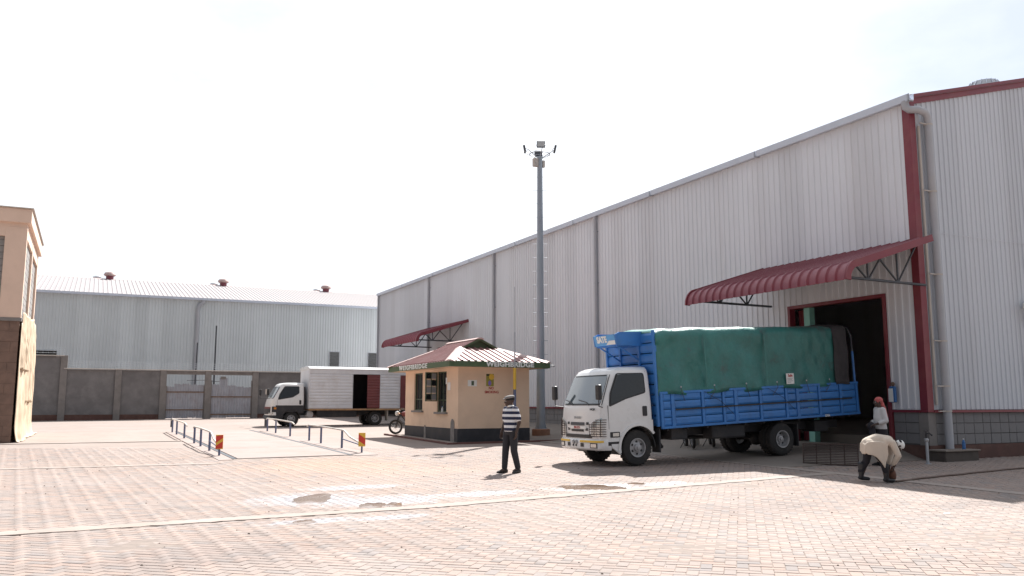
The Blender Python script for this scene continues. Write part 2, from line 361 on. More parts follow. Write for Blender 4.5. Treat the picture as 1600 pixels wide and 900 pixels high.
    q = N.new('ShaderNodeMath'); q.operation = 'ADD'; L.new(w, q.inputs[0]); L.new(mrange(noise_(3.0, 8, .75), .25, .75, -.55, .45), q.inputs[1])
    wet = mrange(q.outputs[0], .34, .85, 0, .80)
    pale_mottle = mixc(mrange(noise_(16, 4, .7), .38, .62, 0, 1), (.21,.185,.182), (.305,.312,.345))       # pale bluish mottling laid over the wet patches
    c = mixc(wet, c, pale_mottle)
    L.new(c, B.inputs['Base Color'])
    ro = N.new('ShaderNodeMix'); ro.data_type = 'FLOAT'; L.new(wet, ro.inputs['Factor']); ro.inputs['A'].default_value = .88; ro.inputs['B'].default_value = .38
    L.new(ro.outputs['Result'], B.inputs['Roughness'])
    bp = N.new('ShaderNodeBump'); bp.inputs['Strength'].default_value = .35; bp.inputs['Distance'].default_value = .006
    L.new(noise_(45, 5, .6), bp.inputs['Height']); L.new(bp.outputs['Normal'], B.inputs['Normal'])
    return m
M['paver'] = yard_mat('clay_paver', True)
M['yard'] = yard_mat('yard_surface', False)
M['sand'] = pmat('joint_sand', (.215,.175,.152), .95, var=.2, scale=8)

xs = sorted(set([-400,-250,-150,-90,-70] + list(np.arange(-60,31,2.0)) + [30,45,70,120,250,400]))
ys = sorted(set([-400,-200,-100,-60,-40] + list(np.arange(-34,51,2.0)) + [50,70,100,180,400]))
mb = MB(); nx, ny = len(xs), len(ys)
def cam_xy(x, y):
    qx, qy = x-CAM.x, y-CAM.y; return qx*.896-qy*.444, qx*.444+qy*.896     # right, forward
mb.add([(x, y, gz(x,y)) for y in ys for x in xs], [(j*nx+i, j*nx+i+1, (j+1)*nx+i+1, (j+1)*nx+i) for j in range(ny-1) for i in range(nx-1)])
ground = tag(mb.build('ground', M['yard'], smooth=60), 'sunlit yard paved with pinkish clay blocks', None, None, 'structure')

# concrete strips laid across the paving
def strip_pts(p, q, w, n):
    (x0,y0),(x1,y1) = p, q; L_ = math.hypot(x1-x0, y1-y0); nx_, ny_ = -(y1-y0)/L_*w/2, (x1-x0)/L_*w/2
    return [((x0+(x1-x0)*i/n+nx_, y0+(y1-y0)*i/n+ny_), (x0+(x1-x0)*i/n-nx_, y0+(y1-y0)*i/n-ny_)) for i in range(n+1)]
STRIPS = [((-34,-2.45),(-19.4,-2.55),.32),((-19.4,-2.55),(-14.9,-2.55),.32),((-14.9,-2.55),(-5.2,-1.42),.32),((-26,8.45),(-16.9,7.25),.30),((-24,18.9),(-16.7,17.9),.30),((-4.9,-12.5),(-5.25,24),.32)]
for k, (p, q, w) in enumerate(STRIPS):
    mb = MB(); n = 60; sp_ = strip_pts(p, q, w, n); rings = []
    for i, (a, b) in enumerate(sp_):
        jit = .014*math.sin(i*2.1+k)+.014*math.sin(i*.9)+.012*math.sin(i*4.7)
        rings.append([(a[0], a[1]+jit, gz(*a)-.02), (a[0], a[1]+jit, gz(*a)+.021), (b[0], b[1]-jit, gz(*b)+.021), (b[0], b[1]-jit, gz(*b)-.02)])
    mb.loft(rings)
    tag(mb.build('concrete_strip', M['conc'], smooth=40), None, None, None, 'structure')

# concrete apron ramping up to the loading door and the shed floor
mb = MB(); ax = list(np.linspace(-5.05, 0.6, 15)); ay = list(np.concatenate([np.linspace(.15,1.4,7), np.linspace(2,30,22)]))
n1, n2 = len(ax), len(ay)
mb.add([(x, y, ga(x,y)) for y in ay for x in ax], [(j*n1+i, j*n1+i+1, (j+1)*n1+i+1, (j+1)*n1+i) for j in range(n2-1) for i in range(n1-1)])
for i in range(n1-1):
    mb.quad((ax[i],ay[0],gz(ax[i],ay[0])-.05),(ax[i+1],ay[0],gz(ax[i+1],ay[0])-.05),(ax[i+1],ay[0],ga(ax[i+1],ay[0])),(ax[i],ay[0],ga(ax[i],ay[0])))
tag(mb.build('concrete_apron', M['apron'], smooth=50), None, None, None, 'structure')
mb = MB(); mb.box(.6, 23.8, .2, 47.8, .1, .62)
tag(mb.build('shed_floor', M['apron']), None, None, None, 'structure')

# herringbone pavers, laid at 45 degrees to the buildings
U = .122; PA = R(48.7); ca, sa0 = math.cos(PA), math.sin(PA)
def near_strip(x, y):
    for (p, q, w) in STRIPS:
        (x0,y0),(x1,y1) = p, q; L_ = math.hypot(x1-x0,y1-y0); dx, dy = (x1-x0)/L_, (y1-y0)/L_
        t = (x-x0)*dx+(y-y0)*dy
        if -.1 < t < L_+.1 and abs(-(x-x0)*dy+(y-y0)*dx) < w/2-.01: return True
    return False
def blocked(x, y):
    if x > -5.05 and y > .12: return True                      # apron and warehouse
    if x > -.12 and y > -.12: return True
    if -16.35 < x < -13.05 and 8.35 < y < 26: return True       # weighbridge deck
    if -9.0 < x < -4.6 and 11.6 < y < 19.2: return True         # kiosk slab
    return near_strip(x, y)
cells = []
cx0, cy0 = CAM.x, CAM.y
Nn = 420
for n in range(-Nn, Nn):
    for m4 in range(-120, 120):
        for o in (0, 1):
            if o == 0: a, b = (n+4*m4+1.0)*U, (n+.5)*U
            else: a, b = (n+4*m4+.5)*U, (n+2.0)*U
            # pattern axes rotated 45 degrees, pattern origin out in the middle of the yard
            x = a*ca-b*sa0 - 13.0; y = a*sa0+b*ca - 3.0
            xr, yf = cam_xy(x, y)
            if 7.4 < yf < 27.5 and abs(xr) < .625*yf+1.6 and not blocked(x, y): cells.append((yf, xr, x, y, o))
cells.sort()
G_, H_ = .0036, .0026
def paver_pts(o, hw, hl):
    # local half sizes along pattern axes a, b
    sa, sb = (hl, hw) if o == 0 else (hw, hl)
    def ring(i, z): return [((-sa+i), (-sb+i), z), ((sa-i), (-sb+i), z), ((sa-i), (sb-i), z), ((-sa+i), (sb-i), z)]
    return ring(H_, 0) + ring(0, -H_) + ring(0, -.03)
PF = [(0,1,2,3)] + [(4+i, 4+(i+1)%4, (i+1)%4, i) for i in range(4)] + [(8+i, 8+(i+1)%4, 4+(i+1)%4, 4+i) for i in range(4)]
hw, hl = U/2-G_, U-G_
def toned(me, tones):
    at = me.attributes.new('tone', 'FLOAT', 'POINT'); at.data.foreach_set('value', tones)
pv = []
for k in range(10):
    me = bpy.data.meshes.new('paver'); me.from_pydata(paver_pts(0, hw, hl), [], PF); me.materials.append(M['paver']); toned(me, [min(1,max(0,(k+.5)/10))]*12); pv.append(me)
vis = [c for c in cells if c[0] > 8.55 and abs(c[1]) < .598*c[0]]
ind = set(id(c) for c in vis[:300])
for c in vis[:300]:
    _, _, x, y, o = c
    t = random.betavariate(2.6, 2.2) if random.random() > .07 else random.random()*.15
    ob = inst('paver', pv[min(9,int(t*10))], ground, (x+random.uniform(-.002,.002), y+random.uniform(-.002,.002), gt(x,y)+random.uniform(-.0012,.0012)), (random.uniform(-.006,.006), random.uniform(-.006,.006), PA + R(90)*o+random.uniform(-.02,.02)))
rest = [c for c in cells if id(c) not in ind]
nr = len(rest); A = np.array([(c[2], c[3]) for c in rest]); O = np.array([c[4] for c in rest])
base = np.array([paver_pts(0, hw, hl), paver_pts(1, hw, hl)])          # 2,12,3
loc_ = base[O].copy()
j = np.random.normal(0, .014, nr); cj, sj = np.cos(j+PA), np.sin(j+PA); A = A + np.random.normal(0, .0016, A.shape)
X = loc_[:,:,0]*cj[:,None]-loc_[:,:,1]*sj[:,None] + A[:,0][:,None]; Y = loc_[:,:,0]*sj[:,None]+loc_[:,:,1]*cj[:,None] + A[:,1][:,None]
tx, ty, dz = np.random.normal(0,.005,nr), np.random.normal(0,.005,nr), np.random.uniform(-.0012,.0012,nr)
Z = loc_[:,:,2] + (.0554+.00666*X+.01344*Y+PT) + dz[:,None] + tx[:,None]*(X-A[:,0][:,None]) + ty[:,None]*(Y-A[:,1][:,None])
V = np.stack([X,Y,Z], -1).reshape(-1,3)
F = (np.array(PF)[None,:,:] + (np.arange(nr)*12)[:,None,None]).reshape(-1,4)
me = bpy.data.meshes.new('paving'); me.vertices.add(len(V)); me.vertices.foreach_set('co', V.ravel())
me.loops.add(F.size); me.loops.foreach_set('vertex_index', F.ravel().astype(np.int32))
me.polygons.add(len(F)); me.polygons.foreach_set('loop_start', np.arange(0, F.size, 4, dtype=np.int32)); me.update(calc_edges=True)
tn = np.random.beta(2.6, 2.2, nr); odd = np.random.rand(nr) < .07; tn[odd] = np.random.rand(odd.sum())*.15
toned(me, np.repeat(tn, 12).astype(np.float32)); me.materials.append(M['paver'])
paving = inst('paving', me, ground); paving['kind'] = 'stuff'

# the bedding shows dark in the joints, under the laid pavers only
bed_x = np.linspace(-34, 8, 169); bed_y = np.linspace(-14, 16, 121); mb = MB()
def bed_h(x, y): return min(.0132, .0072+.0065*noise.noise((x*.7,y*.7,1.5))+.0035*noise.noise((x*2.6,y*2.6,4.5)))   # sand fills the joints unevenly
for i in range(len(bed_x)-1):
    for k in range(len(bed_y)-1):
        cx, cy = (bed_x[i]+bed_x[i+1])/2, (bed_y[k]+bed_y[k+1])/2; xr, yf = cam_xy(cx, cy)
        if 7 < yf < 26.3 and abs(xr) < .62*yf+1.2 and not (cx > -5.4 and cy > -.2):
            q = [(bed_x[i],bed_y[k]),(bed_x[i+1],bed_y[k]),(bed_x[i+1],bed_y[k+1]),(bed_x[i],bed_y[k+1])]
            mb.quad(*[(a, b, gz(a,b)+max(.002,bed_h(a,b))) for a, b in q])
mb.build('bedding', M['sand'], ground, smooth=60)

# weighbridge deck: concrete plates between steel edge channels
mb = MB()
ny_ = 9; dy0, dy1 = 8.5, 25.3
deck = tag(bpy.data.objects.new('weighbridge_deck', None), 'pale concrete weighbridge deck between the low rails', None, None, 'structure'); col.objects.link(deck)
for i in range(4):
    a, b = dy0+(dy1-dy0)*i/4+.012, dy0+(dy1-dy0)*(i+1)/4-.012
    mb = MB(); rings = []
    for y in (a, b): rings.append([(-16.2,y,gz(-16.2,y)-.05),(-16.2,y,gz(-16.2,y)+.03),(-13.2,y,gz(-13.2,y)+.03),(-13.2,y,gz(-13.2,y)-.05)])
    mb.loft(rings[::-1]); mb.build('deck_plate', M['deckc'], deck, bevel=.006)
for x0, x1 in ((-16.34,-16.23),(-13.17,-13.06)):
    mb = MB(); mb.loft([[(x0,y,gz(x0,y)-.05),(x0,y,gz(x0,y)+.026),(x1,y,gz(x1,y)+.026),(x1,y,gz(x1,y)-.05)] for y in (dy1, dy0)]); mb.build('edge_channel', M['steel'], deck)

for x0, x1 in ((-16.72,-16.36),(-13.04,-12.42)):          # foundation kerbs carrying the rails
    mb = MB(); mb.loft([[(x0,y,gz(x0,y)-.05),(x0,y,gz(x0,y)+.024),(x1,y,gz(x1,y)+.024),(x1,y,gz(x1,y)-.05)] for y in (25.2, 8.2)])
    mb.build('kerb', M['deckc'], deck)

# puddles: thin muddy water
def puddle(cx, cy, rx, ry, ang, label, seed):
    m_ = M['water']; mb = MB(); n = 40; rim = []; ca_, sa_ = math.cos(ang), math.sin(ang)
    for i in range(n):
        a = 2*math.pi*i/n; k = 1 + .55*noise.noise((math.cos(a)*1.3+seed, math.sin(a)*1.3, seed*.7)) + .20*noise.noise((math.cos(a)*4+seed, math.sin(a)*4, 3))
        u, w = rx*k*math.cos(a), ry*k*math.sin(a); x, y = cx+u*ca_-w*sa_, cy+u*sa_+w*ca_; rim.append((x, y))
    zc = max(gt(x,y) for x,y in rim)*.35 + gt(cx,cy)*.65 + .003
    mb.add([(x,y,gt(x,y)+.002) for x,y in rim] + [(cx+(x-cx)*.9, cy+(y-cy)*.9, gt(cx+(x-cx)*.9,cy+(y-cy)*.9)+.0042) for x,y in rim], [(i,(i+1)%n,n+(i+1)%n,n+i) for i in range(n)] + [tuple(range(n,2*n))])
    return tag(mb.build('puddle', m_, smooth=80), label, 'puddle', 'puddles of muddy water on the paving', None)
m, N, L, B = mk('muddy_water'); B.inputs['Base Color'].default_value = (.21,.15,.115,1); B.inputs['Roughness'].default_value = .06; B.inputs['IOR'].default_value = 1.33
M['water'] = m
PA_ = -.46
puddle(-16.4,-.78,.33,.62,PA_,'largest brown puddle, oval, in the middle of the wet patch',1.3)
puddle(-15.72,-2.0,.17,.34,PA_,'small grey-brown puddle at the concrete strip, left of the reddish one',2.1)
puddle(-15.40,-2.12,.12,.30,PA_,'small reddish brown puddle at the concrete strip',7.7)
puddle(-17.1,-3.25,.14,.20,PA_,'small puddle on the camera side of the concrete strip',4.2)
puddle(-11.3,-1.40,.58,.42,PA_,'long thin puddle in front of the white cab truck',5.5)
puddle(-10.1,-1.22,.16,.14,PA_,'tiny sliver of water right of the long thin puddle',6.1)

# loose grit and crumbs of soil scattered over the paving
gm = MB(); rg = random.Random(3)
for k in range(420):
    yf = rg.uniform(8.4, 24); xr = rg.uniform(-.6, .6)*yf; x = CAM.x+xr*.896+yf*.444; y = CAM.y-xr*.444+yf*.896
    if blocked(x, y): continue
    r_ = rg.choice((.006,.008,.010,.013,.018)) if yf < 16 else rg.uniform(.01,.022); a = rg.uniform(0,6.28); z = gt(x,y)+.001
    ring = [(x+r_*rg.uniform(.6,1.3)*math.cos(a+i*1.257), y+r_*rg.uniform(.6,1.3)*math.sin(a+i*1.257), z) for i in range(5)]
    gm.add(ring+[(x,y,z+r_*rg.uniform(.5,.9))], [(i,(i+1)%5,5) for i in range(5)])
tag(gm.build('grit', pmat('dark_grit', (.10,.075,.06), .95, var=.3, scale=30)), 'crumbs of dark grit scattered over the sunlit paving', None, None, 'stuff')
# ------------------------------------------------------------------ cladding helper
def clad_profile(a0, a1, pitch, depth=.026):
    """list of (a, d): trapezoid ribs along a; d is how far out of the wall plane"""
    out = []; n = int(round((a1-a0)/pitch)); p = (a1-a0)/n
    for i in range(n):
        s0 = a0+i*p; out += [(s0, 0), (s0+p*.60, 0), (s0+p*.70, depth), (s0+p*.90, depth)]
    out.append((a1, 0)); return out
def clad_x(mb, y0, y1, z0, z1, pitch, x=0.0):      # wall in the plane x, facing -x, ribs vertical
    pr = clad_profile(y0, y1, pitch); n = len(pr)
    mb.add([(x-d, a, z0) for a, d in pr] + [(x-d, a, z1) for a, d in pr], [(i+1, i, n+i, n+i+1) for i in range(n-1)])
def clad_y(mb, x0, x1, zb, zt, pitch, y=0.0):      # wall in the plane y, facing -y; zt a function of x
    pr = clad_profile(x0, x1, pitch); n = len(pr)
    mb.add([(a, y-d, zb) for a, d in pr] + [(a, y-d, zt(a)) for a, d in pr], [(i, i+1, n+i+1, n+i) for i in range(n-1)])
def roof_sheet(mb, a0, a1, pitch, P, depth=.03, nrm=Vector((0,0,1))):
    """P(a, t) with t 0 at eave, 1 at ridge; ribs run from eave to ridge"""
    pr = clad_profile(a0, a1, pitch, depth); n = len(pr)
    lo = [Vector(P(a,0))+nrm*d for a, d in pr]; hi = [Vector(P(a,1))+nrm*d for a, d in pr]
    mb.add(lo+hi, [(i, i+1, n+i+1, n+i) for i in range(n-1)])

# ------------------------------------------------------------------ big warehouse on the right
WL, WW, EAVE, RP = 48.0, 24.0, 9.86, .268          # length, width, eave height, roof pitch
ZB = 1.38
wh = thing('warehouse', 'long pale ribbed steel warehouse with maroon corner trim, right side', 'warehouse')
DOOR = (1.2, 4.72, 4.50); FDOOR = (31.9, 35.2, 4.95)
mb = MB()
for y0, y1, z0 in ((.19,DOOR[0]-.09,ZB),(DOOR[0]-.09,DOOR[1]+.09,DOOR[2]+.09),(DOOR[1]+.09,FDOOR[0],ZB),(FDOOR[0],FDOOR[1],FDOOR[2]),(FDOOR[1],WL,ZB)):
    clad_x(mb, y0, y1, z0, EAVE, .25)
mb.build('wall_cladding', M['clad'], wh)
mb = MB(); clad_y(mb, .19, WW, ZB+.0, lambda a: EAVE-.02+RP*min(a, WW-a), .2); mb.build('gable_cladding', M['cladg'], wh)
mb = MB(); mb.box(.32,WW,-.040,-.033,6.20,6.215); mb.build('sheet_lap', M['cladg'], wh)
mb = MB()
for y0,y1,z0 in ((0,3,0),(3,10,5.2),(10,WL,0)): mb.quad((WW,y0,z0),(WW,y1,z0),(WW,y1,EAVE),(WW,y0,EAVE))     # unseen opening added so daylight reaches the dark interior
mb.add([(0,WL,0),(WW,WL,0),(WW,WL,EAVE),(WW/2,WL,EAVE+RP*WW/2),(0,WL,EAVE)], [(4,3,2,1,0)])
mb.build('rear_cladding', M['clad'], wh)
mb = MB(); nz = Vector((-RP,0,1)).normalized(); nz2 = Vector((RP,0,1)).normalized()
roof_sheet(mb, -.12, WL+.12, .25, lambda a,t: (-.16+(WW/2+.16)*t, a, EAVE+.05+RP*(-.16+(WW/2+.16)*t)), .03, nz)
roof_sheet(mb, -.12, WL+.12, .25, lambda a,t: (WW+.16-(WW/2+.16)*t, a, EAVE+.05+RP*(-.16+(WW/2+.16)*t)), .03, nz2)
mb.build('roof', M['groof'], wh)
# gutter along the eave, in six metre lengths with brackets
for i in range(8):
    y0, y1 = -.22+i*6.03, min(-.22+(i+1)*6.03, WL+.1)-.015
    mb = MB(); pr = [(-.04,.0),(-.20,-.02),(-.23,.17),(-.215,.17),(-.19,.0),(-.05,.02),(-.045,.18),(-.03,.18)]
    mb.prism([(a, EAVE-.06+b) for a, b in pr], 'y', y0, y1); g = mb.build('gutter', M['gutter'], wh)
    mb = MB()
    mb.box(-.242,-.03,y0+.02,y0+.06,EAVE-.085,EAVE-.064); mb.box(-.246,-.232,y0+.02,y0+.06,EAVE-.085,EAVE+.10)
    mb.build('gutter_bracket', M['galv'], g)
# maroon corner flashing and barge trim
mb = MB(); mb.prism([(-.045,.19),(-.045,-.045),(.19,-.045),(.19,-.02),(.0,-.0),(-.02,.19)], 'z', ZB-.07, EAVE+.0); mb.build('corner_post', M['maroon'], wh, bevel=.004)
for k, (o1, o2, th) in enumerate(((.04,.26,.075),(-.26,.05,.05))):
    mb = MB(); pts = lambda x: [(-.02-th, EAVE+.10+RP*x+o1-.04), (-.02-th, EAVE+.10+RP*x-o2+.04)]
    vs = []
    for x in (.02, WW/2): vs.append([(x,-th,EAVE+RP*x+.16-k*.13),(x,.03,EAVE+RP*x+.16-k*.13),(x,.03,EAVE+RP*x+.03-k*.15),(x,-th,EAVE+RP*x+.03-k*.15)])
    mb.loft(vs[::-1]); mb.build('barge_flashing', M['maroon'], wh)
mb = MB(); mb.box(.19,WW,-.06,0,ZB-.075,ZB-.012); mb.build('base_flashing', M['maroon'], wh)
for y0, y1 in ((.19,DOOR[0]-.1),(DOOR[1]+.1,FDOOR[0]),(FDOOR[1],WL)):
    mb = MB(); mb.box(-.06,0,y0,y1,ZB-.075,ZB-.012); mb.build('base_flashing', M['maroon'], wh)
# plinth: stone blocks in three courses over a brown plastered footing
mb = MB(); mb.box(.03,WW,.03,.25,-.1,ZB-.05); mb.box(.03,.25,.25,DOOR[0]-.09,-.1,ZB-.05); mb.box(.03,.25,DOOR[1]+.09,FDOOR[0]-.02,-.1,ZB-.05); mb.box(.03,.25,FDOOR[1]+.02,WL,-.1,ZB-.05)
mb.build('plinth_core', M['mortar'], wh)
CH = .285; Z0 = .455
bl = MB(); bl.box(-.2,.2,-.02,.05,0,CH-.016); bme = [bl.mesh('stone_block', M['block'], bevel=.008)]
for s in (.36, .30): q = MB(); q.box(-s/2,s/2,-.02,.05,0,CH-.016); bme.append(q.mesh('stone_block', M['block'], bevel=.008))
WB = [.4,.36,.30]
def lay(a0, a1, zb, place, first=0):
    for c in range(3):
        a = a0 + .008; k = c
        while a < a1-.1:
            wi = (k*7+c*5+first) % 3; w = min(WB[wi], a1-a-.004)
            place(a+w/2, zb+c*CH, wi, w/WB[wi]); a += w+.014; k += 1
lay(.32, 7.2, Z0, lambda a,z,wi,s: inst('stone_block', bme[wi], wh, (a, .03+random.uniform(-.006,.006), z), (0,0,0), (s,1,1)))
lay(.30, DOOR[0]-.1, Z0+.02, lambda a,z,wi,s: inst('stone_block', bme[wi], wh, (.03+random.uniform(-.006,.006), a, z), (0,0,R(-90)), (s,1,1)))
lay(DOOR[1]+.1, FDOOR[0], Z0+.02, lambda a,z,wi,s: inst('stone_block', bme[wi], wh, (.03+random.uniform(-.006,.006), a, z), (0,0,R(-90)), (s,1,1)) if a < 30 else None)
mb = MB(); mb.box(-.004,.3,-.004,.3,.3,ZB-.076); mb.build('corner_pier', M['pillar'], wh, bevel=.01)
for (x0,x1,y0,y1) in ((-.03,WW,-.03,.04),(-.03,.04,.04,DOOR[0]-.1),(-.03,.04,DOOR[1]+.1,FDOOR[0]),(-.03,.04,FDOOR[1],WL)):
    mb = MB(); mb.box(x0,x1,y0,y1,-.15,.445); mb.build('footing', M['brown_base'], wh)
# loading door opening
mb = MB(); mb.box(-.07,.16,DOOR[0]-.10,DOOR[0],.2,DOOR[2]+.1); mb.build('door_jamb', M['maroon'], wh, bevel=.004)
mb = MB(); mb.box(-.07,.16,DOOR[1],DOOR[1]+.10,.2,DOOR[2]+.1); mb.build('door_jamb', M['maroon'], wh, bevel=.004)
mb = MB(); mb.box(-.07,.16,DOOR[0],DOOR[1],DOOR[2],DOOR[2]+.1); mb.build('door_lintel', M['maroon'], wh, bevel=.004)
mb = MB(); clad_x(mb, DOOR[1]-.36, DOOR[1]-.02, .42, DOOR[2]-.03, .17, .30); mb.box(.305,.34,DOOR[1]-.36,DOOR[1]-.02,.42,DOOR[2]-.03); mb.build('door_leaf', M['maroon'], wh)
mb = MB(); mb.box(.10,.32,DOOR[1]-.66,DOOR[1]-.42,.30,9.0); mb.build('inner_column', M['mint'], wh, bevel=.006)
mb = MB(); mb.box(1.0,1.25,DOOR[0]-.9,DOOR[0]-.65,.4,9.5); mb.build('inner_column', M['steel'], wh)
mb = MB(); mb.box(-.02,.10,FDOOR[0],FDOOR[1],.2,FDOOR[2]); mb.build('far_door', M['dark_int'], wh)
mb = MB()
for y0,y1,z0,z1 in ((FDOOR[0]-.1,FDOOR[0],.2,FDOOR[2]+.1),(FDOOR[1],FDOOR[1]+.1,.2,FDOOR[2]+.1),(FDOOR[0],FDOOR[1],FDOOR[2],FDOOR[2]+.1)): mb.box(-.06,.12,y0,y1,z0,z1)
mb.build('far_door_frame', M['maroon'], wh)
# downpipes
def downpipe(y, zb):
    mb = MB(); mb.tube([(-.13,y,EAVE-.05),(-.13,y,EAVE-.20),(-.11,y+.02,EAVE-.32),(-.10,y+.02,EAVE-.45),(-.10,y+.02,zb)], .075, 12)
    p = mb.build('downpipe', M['pipe'], wh, smooth=50)
    for z in np.arange(2.2, EAVE-.6, 2.3):
        q = MB(); q.lathe([(.082,-.02),(.086,-.02),(.086,.02),(.082,.02)], (-.10,y+.02,z), 'z', 12); q.box(-.03,.0,y-.11,y+.15,z-.018,z+.018); q.build('pipe_bracket', M['galv'], p)
for y in (16.15, 26.8, 36.9): downpipe(y, .6)
mb = MB(); mb.tube([(-.13,WL-.25,EAVE-.05),(-.13,WL-.25,EAVE-.35),(-.11,WL-.25,.7)], .075, 10); mb.build('downpipe', M['pipe'], wh, smooth=50)
mb = MB(); mb.tube([(-.13,.0,EAVE-.05),(-.13,-.02,EAVE-.22),(-.10,-.10,EAVE-.30),(.10,-.20,EAVE-.30),(.38,-.20,EAVE-.33),(.50,-.19,EAVE-.42),(.54,-.17,EAVE-.58),(.55,-.16,EAVE-.8),(.55,-.16,.36)], .105, 14)
p = mb.build('corner_downpipe', M['pipe'], wh, smooth=50)
for z in (EAVE-.66, 7.3, 5.0, 3.2, 2.0, 1.34):
    q = MB(); q.lathe([(.108,-.022),(.116,-.022),(.116,.022),(.108,.022)], (.55,-.16,z), 'z', 14); q.box(.19,.46,-.20,-.165,z-.015,z+.015); q.build('pipe_bracket', M['coping'], p)
mb = MB(); mb.box(.26,.32,-.075,-.034,1.5,EAVE-.7); mb.build('corner_trim', M['coping'], wh)
# turbine ventilator peeping over the roof edge and wall lamp at the picture's right edge
mb = MB(); c = (5.3,1.3,EAVE+RP*5.3-.06); mb.lathe([(.26,-.15),(.26,.18),(.42,.20),(.50,.34),(.40,.52),(.12,.60),(.01,.61)], c, 'z', 18)
v_ = mb.build('roof_ventilator', M['galv'], wh, smooth=30)
for i in range(18):
    a = 2*math.pi*i/18; q = MB(); q.tube([(c[0]+.44*math.cos(a),c[1]+.44*math.sin(a),c[2]+.21),(c[0]+.515*math.cos(a+.06),c[1]+.515*math.sin(a+.06),c[2]+.35),(c[0]+.40*math.cos(a+.12),c[1]+.40*math.sin(a+.12),c[2]+.53)], .014, 4); q.build('vane', M['gutter'], v_)
wl_ = thing('wall_lamp', 'pale box lamp on a bracket fixed to the gable wall, right edge', 'lamp', (4.30,-.05,4.15))
mb = MB(); mb.box(-.14,.42,-.42,-.05,.10,.27); mb.build('lamp_housing', M['white'], wl_, bevel=.02)
mb = MB(); mb.tube([(.10,.02,-.20),(.10,-.10,-.16),(.14,-.22,.08)], .035, 8); mb.tube([(.14,-.2,.27),(.12,-.12,.33),(.1,.02,.34)], .018, 6); mb.build('lamp_arm', M['coping'], wl_)

# curved canopies over the two doors
def canopy(y0, y1, zw, label_parent):
    prof = []                                    # (projection, height) from the wall to the drip edge
    for i in range(7): t = i/6; prof.append((.02+2.78*t, zw-.86*t))
    c0 = (2.80, zw-.86-.52)
    for i in range(1,8): a = R(90-17-i*10.5); prof.append((c0[0]+.10+.46*math.cos(a)-.13, c0[1]+.06+.46*math.sin(a)))
    prof[-1] = (prof[-1][0], zw-1.36)
    root = bpy.data.objects.new('canopy', None); col.objects.link(root); root.parent = label_parent
    n = int(round((y1-y0)/.31)); w = (y1-y0)/n
    nr = []
    for i, (p, z) in enumerate(prof):
        a = prof[max(i-1,0)]; b = prof[min(i+1,len(prof)-1)]; t = Vector((b[0]-a[0], b[1]-a[1])).normalized(); nr.append((-t.y, t.x))
    mb = MB(); sec = [(0,.0),(.02,.045),(.055,.045),(.075,.0),(w+.005,.0)]
    top = [[(-(p+q[0]*d), a, z+q[1]*d) for a, d in sec] for (p,z), q in zip(prof, nr)]
    bot = [[(-(p+q[0]*(d-.006)), a, z+q[1]*(d-.006)) for a, d in sec] for (p,z), q in zip(prof, nr)]
    k = len(sec); L_ = len(prof)
    vs = [v for r in top for v in r] + [v for r in bot for v in r]; fs = []
    for i in range(L_-1):
        for j_ in range(k-1):
            fs.append((i*k+j_, i*k+j_+1, (i+1)*k+j_+1, (i+1)*k+j_)); o = L_*k
            fs.append((o+i*k+j_+1, o+i*k+j_, o+(i+1)*k+j_, o+(i+1)*k+j_+1))
    for j_ in range(k-1): o = L_*k; e = (L_-1)*k; fs.append((e+j_, e+j_+1, o+e+j_+1, o+e+j_))
    mb.add(vs, fs); me_ = mb.mesh('canopy_sheet', M['canopy'], smooth=35)
    for i in range(n): inst('canopy_sheet', me_, root, (0, y0+i*w, 0))
    for ye, s in ((y0,-1),(y1,1)):               # end trims following the curve
        mb = MB(); ring = [[(-p-q[0]*.05, ye, z+q[1]*.055) , (-p-q[0]*.05, ye+s*.05, z+q[1]*.055), (-p+q[0]*.12, ye+s*.05, z-q[1]*.13), (-p+q[0]*.12, ye, z-q[1]*.13)] for (p,z), q in zip(prof, nr)]
        mb.loft(ring if s < 0 else [r[::-1] for r in ring]); mb.build('canopy_trim', M['maroon'], root, smooth=40)
    zc = zw-1.27
    for ye in (y0+.28, y1-.28):
        def bar(a, b, r=.028):
            q = MB(); q.tube([(-a[0],ye,a[1]),(-b[0],ye,b[1])], r, 6); q.build('truss_bar', M['steel'], root)
        zt = lambda p: zw-.05-.86*(p-.02)/2.78-.05
        bar((.0,zc),(3.05,zc+.02),.036); bar((.0,zt(.0)),(2.8,zt(2.8)),.03)
        for p in (1.05, 2.15): bar((p,zc),(p,zt(p)))
        bar((1.05,zc),(.25,zt(.25))); bar((1.05,zc),(1.75,zt(1.75))); bar((2.15,zc),(1.6,zt(1.6))); bar((2.15,zc),(2.6,zt(2.6)))
    for p in (.1, 1.0, 1.9, 2.75):
        q = MB(); q.box(-p-.03,-p+.03,y0+.05,y1-.05,zw-.86*p/2.8-.11,zw-.86*p/2.8-.055); q.build('purlin', M['steel'], root)
    return root
canopy(-.45, 5.85, 5.95, wh); canopy(30.5, 36.8, 6.42, wh)

